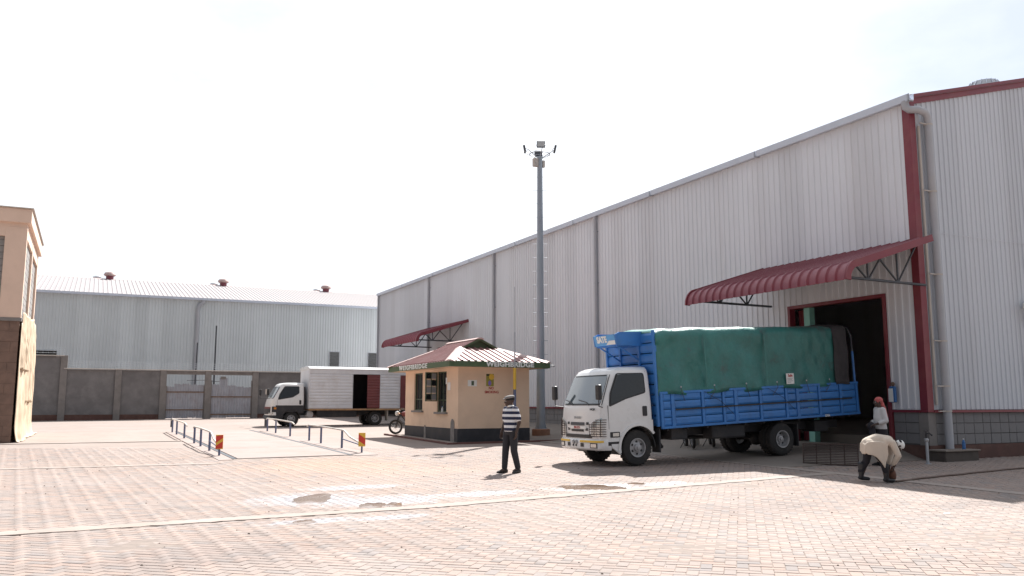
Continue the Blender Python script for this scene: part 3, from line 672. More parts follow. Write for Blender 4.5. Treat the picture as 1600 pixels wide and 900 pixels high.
# ------------------------------------------------------------------ warehouse behind the boundary wall
bw = thing('back_warehouse', 'long grey-green ribbed steel shed with pale roof, behind the boundary wall', 'warehouse', (0,56,0))
BE = 9.78
mb = MB(); clad_y(mb, -46, 14, .3, lambda a: BE, .22); mb.build('wall_cladding', M['cladb'], bw)
mb = MB(); nb = Vector((0,-.225,1)).normalized()
roof_sheet(mb, -46.2, 14.2, .33, lambda a,t: (a, -.25+12.25*t, BE+.06+.225*(-.25+12.25*t)), .035, nb); mb.build('roof', M['groof'], bw)
mb = MB(); mb.quad((14,0,0),(14,24,0),(14,24,BE),(14,0,BE)); mb.quad((-46,24,0),(-46,0,0),(-46,0,BE),(-46,24,BE)); mb.quad((14,24,0),(-46,24,0),(-46,24,BE),(14,24,BE)); mb.quad((-46.2,12,BE+2.76),(14.2,12,BE+2.76),(14.2,24.2,BE),(-46.2,24.2,BE)); mb.build('rear_cladding', M['cladb'], bw)
for i in range(10):
    mb = MB(); x0 = -46.2+i*6.04; mb.prism([(-.27,BE-.10),(-.10,BE-.12),(-.02,BE-.1),(-.02,BE+.05),(-.27,BE+.08)], 'x', x0, x0+6.02); mb.build('gutter', M['lblue'] if False else M['gutter'], bw)
mb = MB(); mb.prism([(11.8,BE+2.72),(12,BE+2.80),(12.2,BE+2.72)], 'x', -46.3, 14.3); mb.build('ridge_cap', M['ridge'], bw)
mb = MB(); mb.tube([(-12.05,-.18,BE-.08),(-12.05,-.16,BE-.3),(-12.35,-.14,BE-.55),(-12.4,-.12,BE-.8),(-12.4,-.12,.5)], .16, 10); mb.build('downpipe', M['pipe'], bw, smooth=50)
for x0, x1, z0, z1, nm in ((-1.72,-.92,4.5,5.85,'window'),(1.62,2.42,4.5,5.85,'window'),(-24.5,-22.1,4.75,5.4,'louvre')):
    mb = MB(); mb.box(x0,x1,-.05,.03,z0,z1); w_ = mb.build(nm, M['glassd'], bw)
    mb = MB()
    for a,b,c,d in ((x0-.05,x1+.05,z1,z1+.05),(x0-.05,x1+.05,z0-.05,z0),(x0-.05,x0,z0,z1),(x1,x1+.05,z0,z1)): mb.box(a,b,-.07,.0,c,d)
    mb.build('frame', M['galv'], w_)
    for i in range(1,4): q = MB(); zz = z0+(z1-z0)*i/4; q.box(x0,x1,-.062,-.052,zz-.015,zz+.015); q.build('glazing_bar', M['steel'], w_)
for i, x in enumerate((-18.7,-9.0,.75)):
    mb = MB(); c = (x,11.9,BE+2.72); mb.lathe([(.30,-.1),(.32,.28),(.40,.30)], c, 'z', 16); mb.build('ventilator_neck', M['canopy'], bw, smooth=40)
    mb = MB(); mb.lathe([(.42,.30),(.52,.42),(.42,.60),(.18,.68),(.01,.69)], c, 'z', 16); mb.build('ventilator_cap', M['ridge'], bw, smooth=40)
    mb = MB(); c = (x-.75 if i else x-1.0,12.6,BE+2.62); mb.lathe([(.22,-.1),(.22,.15),(.36,.20),(.36,.36),(.18,.46),(.01,.47)], c, 'z', 14); mb.build('ventilator_cowl', M['galv'], bw, smooth=40)

# ------------------------------------------------------------------ boundary wall with a sheet gate
YW = 43.8
bwall = thing('boundary_wall', 'dark grey cement boundary wall with concrete pillars and barbed wire', 'wall', (0,YW,0))
PX = [-28.0,-24.6,-21.27,-18.2,-15.56,-12.83,-9.81,-6.6,-3.4,-.25]
for i, x in enumerate(PX):
    h = 4.45 if x < -21 else 3.68
    mb = MB(); mb.box(x-.19,x+.19,-.14,.20,.2,h+.02); mb.build('pillar', M['pillar'], bwall, bevel=.012)
for i in range(len(PX)-1):
    x0, x1 = PX[i]+.19, PX[i+1]-.19; h = 4.40 if PX[i+1] < -21 else 3.62
    if i in (4, 5):
        mb = MB(); mb.box(x0,x1,-.04,.12,3.40,h); mb.build('beam', M['pillar'], bwall, bevel=.008)
    else:
        mb = MB(); mb.box(x0,x1,-.03,.14,.2,h); mb.build('wall_panel', M['cement'], bwall)
        mb = MB(); mb.box(x0,x1,-.045,-.0,.2,.85); mb.build('stained_base', M['brown_base'], bwall)
    mb = MB(); mb.box(x0-.19,x1+.19,-.17,.23,h+.021,h+.075); mb.build('coping', M['coping'], bwall, bevel=.008)
# barbed wire on short angle posts
mb = MB()
for k in range(3):
    z = 3.86+k*.13; mb.tube([(-20.9,.05,z),(-10,.05,z-.02),(-.3,.05,z)], .006, 4); mb.tube([(-33,.05,z+.78),(-21.3,.05,z+.76)], .006, 4)
    for i in range(110):
        x = -32.5+i*.295; zz = z + (.77 if x < -21.2 else -.01); mb.tube([(x-.02,.03,zz-.035),(x+.02,.07,zz+.035)], .007, 3); mb.tube([(x+.02,.03,zz-.035),(x-.02,.07,zz+.035)], .007, 3)
mb.build('barbed_wire', M['galv'], bwall)
for x in np.arange(-20.5, -.3, 2.9):
    q = MB(); q.tube([(x,.05,3.69),(x,.05,4.16)], .018, 5); q.build('wire_post', M['galv'], bwall)
def gate_leaf(x0, x1, tops, bars, label, rise=.06):
    g = thing('gate_leaf', label, 'gate', (0,YW,0), group='two sheet metal gate leaves in the boundary wall')
    n = len(tops); w = (x1-x0)/n
    for i, t in enumerate(tops):
        mb = MB(); pr = clad_profile(x0+i*w+.004, x0+(i+1)*w-.004, w/3, .022); k = len(pr)
        zt = [t+random.uniform(-.03,.03) for _ in pr]; zb = .58+random.uniform(0,.05); yo = -.01*(i%2)
        mb.add([(a,.04-d+yo,zb) for a,d in pr]+[(a,.04-d+yo,zt[j_]) for j_,(a,d) in enumerate(pr)], [(j_,j_+1,k+j_+1,k+j_) for j_ in range(k-1)])
        mb.add([(a,.06-d+yo,zb) for a,d in pr]+[(a,.06-d+yo,zt[j_]) for j_,(a,d) in enumerate(pr)], [(j_+1,j_,k+j_,k+j_+1) for j_ in range(k-1)])
        mb.build('gate_sheet', M['gate'], g)
    for z in bars:
        mb = MB(); mb.box(x0,x1,-.035,.0,z-.035,z+.035); mb.build('gate_rail', M['wood'], g)
    for x in (x0+.02, x1-.02):
        mb = MB(); mb.box(x-.03,x+.03,-.03,.05,.56,max(tops)-.15); mb.build('gate_stile', M['pillar'], g)
    return g
gate_leaf(-15.36,-13.03,[2.62,2.78,2.80,2.76,2.74],(2.27,1.13),'left sheet metal gate leaf with two rusty rails, arched top edge')
gg = gate_leaf(-12.63,-10.02,[2.78,3.20,2.72,2.66,2.60],(1.97,.83),'right sheet metal gate leaf, one sheet standing taller than the rest')
mb = MB(); mb.box(-12.05,-11.7,.0,.03,3.12,3.3); mb.build('sign_plate', M['pillar'], gg)
pp = thing('utility_pole', 'thin dark pole standing behind the boundary wall', 'pole', (-12.26,45.4,.5))
mb = MB(); mb.tube([(0,0,0),(0,0,6.3)], [.07,.05], 8); mb.build('shaft', M['steel'], pp)
mb = MB(); mb.tube([(-.5,0,2.55),(.6,0,2.5)], .025, 6); mb.build('crossbar', M['steel'], pp)
pp2 = thing('utility_pole', 'short dark pole beside the grey downpipe behind the gate', 'pole', (-13.5,45.3,.5))
mb = MB(); mb.tube([(0,0,0),(.06,0,5.1)], [.06,.04], 8); mb.build('shaft', M['steel'], pp2)
mb = MB(); mb.tube([(-.5,0,2.55),(.9,0,2.6)], .02, 6); mb.build('crossbar', M['steel'], pp2)
# ------------------------------------------------------------------ building at the left edge
lb = thing('left_building', 'peach building with grey stone infill over a brown stone ground floor, left edge', 'building', (-22.22,19.48,0))
H1, H2, LBL = 4.45, 8.0, 7.7
M['stone_b'] = pmat('brown_stone', (.20,.13,.10), .92, var=.2, scale=3, dirt=(.10,.07,.06), dirt_amt=.6, dirt_scale=1.3, bump=.5, bscale=22)
M['stone_g'] = pmat('grey_infill_block', (.30,.29,.28), .92, var=.15, scale=4, dirt=(.2,.19,.18), dirt_amt=.5, dirt_scale=2, bump=.4, bscale=22)
mb = MB(); mb.box(-7.9,-.03,.03,LBL-.03,-.1,H1-.02); mb.build('wall_core', M['mortar'], lb)
mb = MB(); mb.box(-7.9,-.10,.16,LBL-.1,H1,H2); mb.build('upper_wall', M['mortar'], lb)
# brown stone courses on the two seen faces of the ground floor
def course(a0, a1, z0, z1, ch, bw_, place, jit=.01):
    z = z0; r = 0
    while z < z1-.05:
        h = min(ch, z1-z); a = a0; k = 0
        while a < a1-.02:
            w = bw_*(.8+.4*random.random()) if not (r % 2 == 1 and k == 0) else bw_*.5
            w = min(w, a1-a)
            if a1-(a+w) < .12: w = a1-a
            place(a, w, z, h); a += w; k += 1
        z += h; r += 1
def st(parent, nm, m, x0, x1, y0, y1, z0, z1):
    q = MB(); q.box(x0,x1,y0,y1,z0,z1); q.build(nm, m, parent, bevel=.004)
course(-2.6, -.0, .02, H1, .37, .9, lambda a,w,z,h: st(lb,'stone_block',M['stone_b'],a+.002,a+w-.002,-.0-random.uniform(0,.008),.06,z+.002,z+h-.002))
course(.07, LBL, .02, H1, .37, .62, lambda a,w,z,h: st(lb,'stone_block',M['stone_b'],-.06,random.uniform(-.006,.008),a+.006,a+w-.006,z+.006,z+h-.006))
mb = MB(); mb.box(-8,.06,-.06,LBL,H1+.0,H1+.12); mb.build('string_course', M['pillar'], lb, bevel=.01)
# upper floor: peach columns and beam, grey block infill set back between them
for x0, x1 in ((-.66,.03),(-3.9,-3.3)):
    mb = MB(); mb.box(x0,x1,-.03,.30,H1+.12,H2-.14); mb.build('column', M['cream2'], lb, bevel=.012)
for y0, y1 in ((3.55,3.95),(LBL-.42,LBL+.02)):
    mb = MB(); mb.box(-.30,.03,y0,y1,H1+.12,H2-.14); mb.build('column', M['cream2'], lb, bevel=.012)
mb = MB(); mb.box(-8,.02,-.02,.25,H2-.50,H2-.0); mb.build('ring_beam', M['cream2'], lb)
mb = MB(); mb.box(-.25,.02,.25,LBL,H2-.50,H2-.0); mb.build('ring_beam', M['cream2'], lb)
mb = MB(); mb.box(-8.2,.14,-.14,LBL+.14,H2+.0,H2+.52); mb.build('parapet', M['cream2'], lb, bevel=.02)
mb = MB(); mb.box(-8.2,.20,-.20,LBL+.2,H2+.521,H2+.56); mb.build('parapet_coping', M['coping'], lb, bevel=.01)
course(-3.3, -.66, H1+.12, H2-.5, .235, .45, lambda a,w,z,h: st(lb,'infill_block',M['stone_g'],a+.006,a+w-.006,.12-random.uniform(0,.01),.17,z+.006,z+h-.006))
for y0, y1 in ((.30,3.55),(3.95,LBL-.42)):
    course(y0, y1, H1+.12, H2-.5, .235, .45, lambda a,w,z,h: st(lb,'infill_block',M['stone_g'],-.11,-.06+random.uniform(0,.01),a+.006,a+w-.006,z+.006,z+h-.006))
# tan tarpaulins tied over the side wall
m, N, L, B = mk('tan_tarpaulin'); B.inputs['Roughness'].default_value = .75
tc = N.new('ShaderNodeTexCoord'); n1 = N.new('ShaderNodeTexNoise'); n1.inputs['Scale'].default_value = 2; n1.inputs['Detail'].default_value = 7; L.new(tc.outputs['Object'], n1.inputs['Vector'])
cr = N.new('ShaderNodeValToRGB'); L.new(n1.outputs['Fac'], cr.inputs['Fac']); cr.color_ramp.elements[0].color = (.47,.36,.25,1); cr.color_ramp.elements[1].color = (.64,.52,.38,1); cr.color_ramp.elements[0].position = .3; cr.color_ramp.elements[1].position = .7
L.new(cr.outputs['Color'], B.inputs['Base Color']); M['tan'] = m
def hanging(y0, y1, ztop, zbot, seed, label, out=.10, foot=0.0):
    mb = MB(); nu, nv = 46, 40
    def fn(u, v):
        y = y0+(y1-y0)*u; zt = ztop + .05*math.sin(u*9+seed)+.06*noise.noise((u*5,seed,0)); zb = zbot + .08*noise.noise((u*6,seed+5,0)) if not foot else .0
        z = zt+(zb-zt)*v
        fold = .055*math.sin(u*31+seed+2.2*noise.noise((u*3,v*1.5,seed)))*(.35+.65*v) + .07*noise.noise((u*7+seed,v*2.2,seed)) + .035*noise.noise((u*18,v*7,seed))
        x = -22.22+.03+(out+fold+.05*v)*min(1,.12+5*u) + .03 + foot*max(0,(v-.8)/.2)**2
        gy = 19.48+y+.05*noise.noise((u*4,v*5,seed+9))
        if foot: z = max(z, gz(x,gy)+.02+.05*max(0,noise.noise((u*14,v*9,seed)))*(v>.85))
        return (max(x,-22.22+.035), gy, z)
    mb.grid(fn, nu, nv)
    o = mb.build('hanging_tarpaulin', M['tan'], smooth=70); sm = o.modifiers.new('t','SOLIDIFY'); sm.thickness = .008
    return tag(o, label, 'tarpaulin', 'tan sheets tied over the side wall of the left building')
hanging(.04, 4.0, 4.35, 0, 1.0, 'long tan tarpaulin reaching the ground at the near corner of the left building', .06, .16)
hanging(3.7, LBL-.05, 4.5, 0, 4.0, 'tan tarpaulin reaching the ground at the far end of the left building', .08, .24)
hanging(.25, 2.7, 4.75, 2.75, 7.0, 'short upper tan sheet with a ragged hem, nearer one', .10)
hanging(2.5, 6.2, 4.85, 1.6, 9.0, 'short upper tan sheet with a ragged hem, farther one', .12)

# ------------------------------------------------------------------ weighbridge office
KX0, KX1, KY0, KY1, KZ = -8.15, -5.31, 12.57, 18.15, .17
kb = thing('weighbridge_office', 'small apricot weighbridge office with black base and red hipped roof', 'kiosk', (0,0,0))
WT = 2.83
W1 = (16.15,17.09,1.27,2.73); W2 = (13.66,14.60,1.23,2.71)
mb = MB(); t = .15
# left wall with two openings, then the three plain walls
segs = [(KY0,W2[0],0,9),(W2[1],W1[0],0,9),(W1[1],KY1,0,9)]
ZK = .66
for y0, y1, _, _ in segs: mb.box(KX0,KX0+t,y0,y1,ZK,WT)
for w in (W1, W2): mb.box(KX0,KX0+t,w[0],w[1],ZK,w[2]); mb.box(KX0,KX0+t,w[0],w[1],w[3],WT)
mb.build('side_wall', M['cream'], kb)
mb = MB(); mb.box(KX0+t,KX1,KY0,KY0+t,ZK,WT); mb.build('front_wall', M['cream'], kb)
mb = MB(); mb.box(KX0+t,KX1,KY1-t,KY1,ZK,WT); mb.box(KX1-t,KX1,KY0+t,KY1-t,ZK,WT); mb.build('rear_wall', M['cream'], kb)
mb = MB(); mb.box(KX0-.012,KX1+.012,KY0-.012,KY1+.012,KZ-.05,ZK); mb.build('black_base', M['black'], kb, bevel=.004)
mb = MB(); mb.box(KX0+t,KX1-t,KY0+t,KY1-t,WT-.05,WT-.02); mb.box(KX0+t,KX1-t,KY0+t,KY1-t,KZ+.02,ZK+.02); mb.build('ceiling_and_floor', M['dgreen'], kb)
for w in (W1, W2):                                # steel windows
    fx = KX0+.05
    mb = MB()
    for a,b,c,d in ((w[0],w[0]+.045,w[2],w[3]),(w[1]-.045,w[1],w[2],w[3]),(w[0]+.045,w[1]-.045,w[3]-.045,w[3]),(w[0]+.045,w[1]-.045,w[2],w[2]+.045)): mb.box(fx,fx+.05,a,b,c,d)
    wf = mb.build('window_frame', M['dgreen'], kb)
    mb = MB(); mb.box(fx+.015,fx+.035,(w[0]+w[1])/2-.018,(w[0]+w[1])/2+.018,w[2]+.045,w[3]-.045); mb.box(fx+.015,fx+.035,w[0]+.045,w[1]-.045,w[2]+.42,w[2]+.45); mb.build('glazing_bar', M['dgreen'], wf)
    for a, b in ((w[0]+.05,(w[0]+w[1])/2-.02),((w[0]+w[1])/2+.02,w[1]-.05)):
        mb = MB(); mb.box(fx+.02,fx+.026,a,b,w[2]+.455,w[3]-.05); mb.build('pane', M['glassd'], wf)
        mb = MB(); mb.box(fx+.02,fx+.026,a,b,w[2]+.05,w[2]+.415); mb.build('pane', M['glassd'], wf)
    mb = MB(); mb.box(KX0-.09,KX0+.06,w[0]-.12,w[1]+.12,w[2]-.075,w[2]-.003); mb.build('window_sill', M['pillar'], kb, bevel=.008)
# casement standing open
cs = bpy.data.objects.new('open_casement', None); col.objects.link(cs); cs.parent = kb
cs.location = (KX0-.01, W2[1]-.02, 0); cs.rotation_euler = (0,0,R(8))
mb = MB()
for a,b,c,d in ((-.50,-.46,1.62,2.70),(-.04,0,1.62,2.70),(-.46,-.04,2.66,2.70),(-.46,-.04,1.62,1.66)): mb.box(a,b,-.018,.018,c,d)
for z in (1.90,2.16,2.42): mb.box(-.46,-.04,-.012,.012,z-.012,z+.012)
mb.box(-.262,-.238,-.012,.012,1.66,2.66); mb.build('casement_frame', M['dgreen'], cs)
for i in range(4):
    for k in range(2):
        mb = MB(); mb.box(-.455+.225*k,-.265+.225*k,-.003,.003,1.67+.26*i,1.885+.26*i); mb.build('pane', M['grey_plastic'] if (i+k)%3 else M['glassd'], cs)
# roof: hipped with a small gablet at each end, ribbed sheets
ov = .55; EX0, EX1, EY0, EY1 = KX0-ov, KX1+ov, KY0-ov, KY1+ov
EZ = 3.02; cxk = (KX0+KX1)/2; hwk = (EX1-EX0)/2; SL = .48; RZ = EZ+SL*hwk; GZ = RZ-.34; hg = (GZ-EZ)/SL; gw = .34/SL
yA, yB = EY0+2.0, EY1-2.0
def slope_patch(mb, quad, pitch):                 # quad: eave a, eave b, top b, top a
    a, b, c, d = [Vector(p) for p in quad]; nrm = (b-a).cross(d-a).normalized(); L_ = (b-a).length; n = max(2,int(L_/pitch)); e = (b-a)/L_
    # ribs run square to the eave; clip against the hips
    def top(s):
        s1, s2 = (d-a).dot(e), (c-a).dot(e); up = (d-a)-e*s1; h = up.length
        f = 1 if s1 <= s <= s2 else (s/s1 if s < s1 else (L_-s)/(L_-s2)); return max(0, min(1, f))*up
    pr = clad_profile(0, L_, L_/n, .04); k = len(pr)
    lo = [a+e*s+nrm*dd for s, dd in pr]; hi = [a+e*s+top(s)+nrm*dd for s, dd in pr]
    mb.add(lo+hi, [(i,i+1,k+i+1,k+i) for i in range(k-1)])
mb = MB(); slope_patch(mb, [(EX0,EY1,EZ),(EX0,EY0,EZ),(cxk-gw,yA,GZ),(cxk-gw,yB,GZ)], .25); mb.build('roof_sheet', M['wroof'], kb)
mb = MB(); slope_patch(mb, [(EX1,EY0,EZ),(EX1,EY1,EZ),(cxk+gw,yB,GZ),(cxk+gw,yA,GZ)], .25); mb.build('roof_sheet', M['wroof'], kb)
mb = MB(); slope_patch(mb, [(EX0,EY0,EZ),(EX1,EY0,EZ),(cxk+gw,yA,GZ),(cxk-gw,yA,GZ)], .25); mb.build('roof_sheet', M['wroof'], kb)
mb = MB(); slope_patch(mb, [(EX1,EY1,EZ),(EX0,EY1,EZ),(cxk-gw,yB,GZ),(cxk+gw,yB,GZ)], .25); mb.build('roof_sheet', M['wroof'], kb)
for s in (-1, 1):                                 # upper slopes over the gablets
    mb = MB(); q = [(cxk+s*gw,yA-.18,GZ),(cxk+s*gw,yB+.18,GZ),(cxk,yB+.18,RZ),(cxk,yA-.18,RZ)]
    slope_patch(mb, q if s > 0 else [q[1],q[0],q[3],q[2]], .25); mb.build('roof_sheet', M['wroof'], kb)
for y in (yA, yB):
    mb = MB(); mb.prism([(cxk-gw+.04,GZ-.02),(cxk+gw-.04,GZ-.02),(cxk,RZ-.05)], 'y', y-.02, y+.02); mb.build('gablet', M['green'], kb)
    for s in (-1,1):
        yy = y-.17 if y == yA else y+.15; mb = MB(); mb.loft([[(cxk+s*(gw+.03),yy,GZ-.07),(cxk+s*(gw+.03),yy+.02,GZ-.07),(cxk+s*(gw+.03),yy+.02,GZ+.01),(cxk+s*(gw+.03),yy,GZ+.01)],[(cxk,yy,RZ-.07),(cxk,yy+.02,RZ-.07),(cxk,yy+.02,RZ+.02),(cxk,yy,RZ+.02)]]); mb.build('gablet_board', M['green'], kb)
for (a, b) in (((EX0,EY0,EZ),(cxk-gw,yA,GZ)),((EX1,EY0,EZ),(cxk+gw,yA,GZ)),((EX0,EY1,EZ),(cxk-gw,yB,GZ)),((EX1,EY1,EZ),(cxk+gw,yB,GZ)),((cxk,yA-.2,RZ),(cxk,yB+.2,RZ))):
    mb = MB(); a, b = Vector(a), Vector(b); d = (b-a).normalized(); sd_ = Vector((-d.y,d.x,0)).normalized()*.19; up = Vector((0,0,.045))
    rings = []
    for p in (a, b): rings.append([p-sd_+Vector((0,0,-.02)), p-sd_*.3+up, p+sd_*.3+up, p+sd_+Vector((0,0,-.02))])
    mb.loft(rings, cap=True); mb.build('ridge_cap', M['ridge'], kb)
for (x0,x1,y0,y1) in ((EX0-.02,EX0+.01,EY0-.02,EY1+.02),(EX1-.01,EX1+.02,EY0-.02,EY1+.02),(EX0+.01,EX1-.01,EY0-.02,EY0+.01),(EX0+.01,EX1-.01,EY1-.01,EY1+.02)):
    mb = MB(); mb.box(x0,x1,y0,y1,EZ-.20,EZ-.004); mb.build('fascia', M['green'], kb, bevel=.003)
mb = MB(); mb.box(EX0+.01,EX1-.01,EY0+.01,EY1-.01,EZ-.19,EZ-.175); mb.build('soffit', M['cream'], kb)
text('sign_lettering', 'WEIGHBRIDGE', .235, M['white'], kb, face_my(-6.36, EY0-.024, EZ-.10), .006, .010, sx=1.17, sp=1.05)['label'] = 'white letters WEIGHBRIDGE on the front fascia'
text('sign_lettering', 'WEIGHBRIDGE', .235, M['white'], kb, face_mx(EX0-.024, 15.75, EZ-.10), .006, .007, sx=1.75, sp=1.2)['label'] = 'white letters WEIGHBRIDGE on the side fascia'
# notices painted and stuck on the walls
yw = KY0-.004
mb = MB(); mb.box(-7.78,-7.43,yw-.004,yw,2.15,2.37); nt_ = mb.build('notice', M['white'], kb)
mb = MB(); mb.box(-7.64,-7.54,yw-.007,yw-.004,2.18,2.34); mb.build('notice_print', M['dgreen'], nt_)
mb = MB(); mb.box(-7.06,-6.76,yw-.004,yw,2.16,2.60); ps = mb.build('poster', pmat('poster_olive', (.30,.27,.05), .6, var=.3, scale=9), kb)
mb = MB(); mb.lathe([(.105,-.003),(.105,.003)], (-6.85,yw-.008,2.49), 'y', 16); mb.build('poster_print', M['yellow'], ps)
mb = MB(); mb.ell((-6.92,yw-.006,2.27),(.06,.004,.09)); mb.build('poster_print', pmat('poster_violet', (.25,.17,.55), .6), ps)
mb = MB(); mb.box(-7.05,-6.94,yw-.008,yw-.004,2.53,2.59); mb.build('poster_print', M['black'], ps)
text('wall_lettering', 'NO', .125, M['red'], kb, face_my(-6.86, yw-.001, 2.085), .001, .004)
text('wall_lettering', 'SMOKING', .125, M['red'], kb, face_my(-6.84, yw-.001, 1.945), .001, .004)
xw = KX0-.003
mb = MB(); mb.box(xw-.004,xw,13.28,13.56,2.02,2.30); mb.build('notice', M['white'], kb)
mb = MB(); mb.box(xw-.004,xw,13.60,13.72,2.24,2.48); mb.build('notice', M['white'], kb)
def blob(y0, y1, z0, z1, nm):                     # bare cement repairs on the side wall
    mb = MB(); pts = [(y0,z0),(y1,z0),(y1-.02,z1-.12),((y0+y1)/2+.05,z1),((y0+y1)/2-.05,z1-.01),(y0+.02,z1-.1)]
    mb.prism(pts, 'x', KX0-.018, KX0-.013); mb.build(nm, M['patch'], kb)
blob(12.86,13.22,KZ,1.0,'cement_patch'); blob(15.7,15.92,KZ,.72,'cement_patch')
mb = MB(); mb.box(EX1-.02,EX1+.22,EY0+.06,EY0+.14,EZ-.15,EZ-.07); c_ = mb.build('security_camera', M['white'], kb, bevel=.012)
mb = MB(); mb.lathe([(.035,0),(.04,.03)], (EX1+.22,EY0+.10,EZ-.11), 'x', 10); mb.build('camera_lens', M['plastic'], c_)
# red-edged slab round the office, following the fall of the yard
def sloped(x0, x1, y0, y1, up, nm, m):
    mb = MB(); mb.loft([[(x0,y,gz(x0,y)-.1),(x0,y,gz(x0,y)+up),(x1,y,gz(x1,y)+up),(x1,y,gz(x1,y)-.1)] for y in (y1,y0)]); return mb.build(nm, m, kb)
sloped(KX0-.62,KX1+.75,KY0-.72,KY1+.62,.018,'slab',M['conc'])
sloped(KX0-.70,KX1+.83,KY0-.80,KY0-.72,.065,'red_edging',M['kerb']); sloped(KX0-.70,KX0-.62,KY0-.72,KY1+.62,.065,'red_edging',M['kerb'])
bt = thing('bottle', 'small clear bottle on the office window sill', 'bottle', (KX0-.02, 14.0, W2[2]-.003))
mb = MB(); mb.lathe([(.035,0),(.036,.13),(.014,.17),(.014,.19)], (0,0,0), 'z', 12); mb.build('body', M['white'], bt, smooth=40)
mb = MB(); mb.lathe([(.017,.191),(.017,.215)], (0,0,0), 'z', 12); mb.build('cap', M['bluebag'], bt)

# mast with coloured lower part in front of the office
po = thing('marker_pole', 'yellow and blue pole with a thin steel rod on top, in front of the office', 'pole', (-6.22,11.95,gt(-6.22,11.95)))
mb = MB(); mb.tube([(0,0,-.05),(0,0,1.85)], .052, 12); mb.build('blue_section', M['railblue'], po, smooth=50)
mb = MB(); mb.tube([(0,0,1.85),(0,0,2.62)], .056, 12); mb.build('yellow_section', M['yellow'], po, smooth=50)
mb = MB(); mb.tube([(0,0,2.62),(0,0,3.9)], .026, 8); mb.tube([(0,0,3.9),(0,0,5.55)], .012, 6); mb.tube([(0,0,3.5),(0,0,3.53)], .034, 8); mb.build('rod', M['galv'], po)

# ------------------------------------------------------------------ floodlight mast
mx_, my_ = -3.79, 14.5
ms = thing('floodlight_mast', 'tall grey floodlight mast with climbing rungs, behind the office', 'light mast', (mx_,my_,ga(mx_,my_)))
mb = MB(); mb.lathe([(.36,-.1),(.36,.22),(.33,.24)], (0,0,0), 'z', 20); mb.build('footing', M['brick'], ms)
mb = MB(); mb.tube([(0,0,.24),(0,0,11.3)], [.175,.105], 14); mb.build('shaft', M['mast'], ms, smooth=50)
mb = MB(); mb.lathe([(.24,.24),(.24,.275)], (0,0,0), 'z', 16)
for k in range(4):
    a = math.pi/4+k*math.pi/2; c, s = math.cos(a), math.sin(a); mb.loft([[(.12*c-.008*s,.12*s+.008*c,.27),(.23*c-.008*s,.23*s+.008*c,.27),(.23*c+.008*s,.23*s-.008*c,.27),(.12*c+.008*s,.12*s-.008*c,.27)],[(.12*c-.008*s,.12*s+.008*c,.62),(.15*c-.008*s,.15*s+.008*c,.62),(.15*c+.008*s,.15*s-.008*c,.62),(.12*c+.008*s,.12*s-.008*c,.62)]])
mb.build('base_plate', M['mast'], ms)
cr_, cf_ = Vector((.896,-.444,0)), Vector((.444,.896,0))
for i, z in enumerate(np.arange(2.6, 11.0, .56)):
    mb = MB(); mb.tube([-cr_*.29+Vector((0,0,z)), cr_*.29+Vector((0,0,z))], .011, 5); mb.build('rung', M['mast'], ms)
mb = MB(); ringp = [Vector((.42*math.cos(a),.42*math.sin(a),11.40+.0)) for a in np.linspace(0,2*math.pi,20)]
mb.tube(ringp, .02, 6)
for k in range(6):
    a = k*math.pi/3+.2; mb.tube([(0,0,11.18),(.42*math.cos(a),.42*math.sin(a),11.40)], .018, 5); mb.tube([(.42*math.cos(a),.42*math.sin(a),11.40),(.62*math.cos(a),.62*math.sin(a),11.5)], .016, 5)
mb.build('head_ring', M['mast'], ms)
for q_ in ((-.30,-.10,-.09,.09,10.86,11.2),(.11,.22,-.06,.06,10.86,11.15)): mb = MB(); mb.box(*q_); mb.build('junction_box', M['coping'], ms, bevel=.01)
def flood(ang, tilt):
    root = bpy.data.objects.new('floodlight', None); col.objects.link(root); root.parent = ms
    root.scale = (.8,.8,.8); root.location = (.62*math.cos(ang), .66*math.sin(ang), 11.62); root.rotation_euler = (0, R(tilt), ang)
    mb = MB(); mb.box(-.05,.05,-.21,.21,-.17,.17); mb.build('housing', M['steel'], root, bevel=.012)
    mb = MB(); mb.box(.051,.057,-.185,.185,-.145,.145); mb.build('lens', M['lamp'], root)
    mb = MB(); mb.tube([(-.03,-.23,0),(-.12,-.2,-.1),(-.12,.2,-.1),(-.03,.23,0)], .012, 5); mb.build('yoke', M['galv'], root)
base_a = math.atan2(-.896, -.444)
for k in range(4): flood(base_a + k*math.pi/2 + .02, 12 if k else -6)

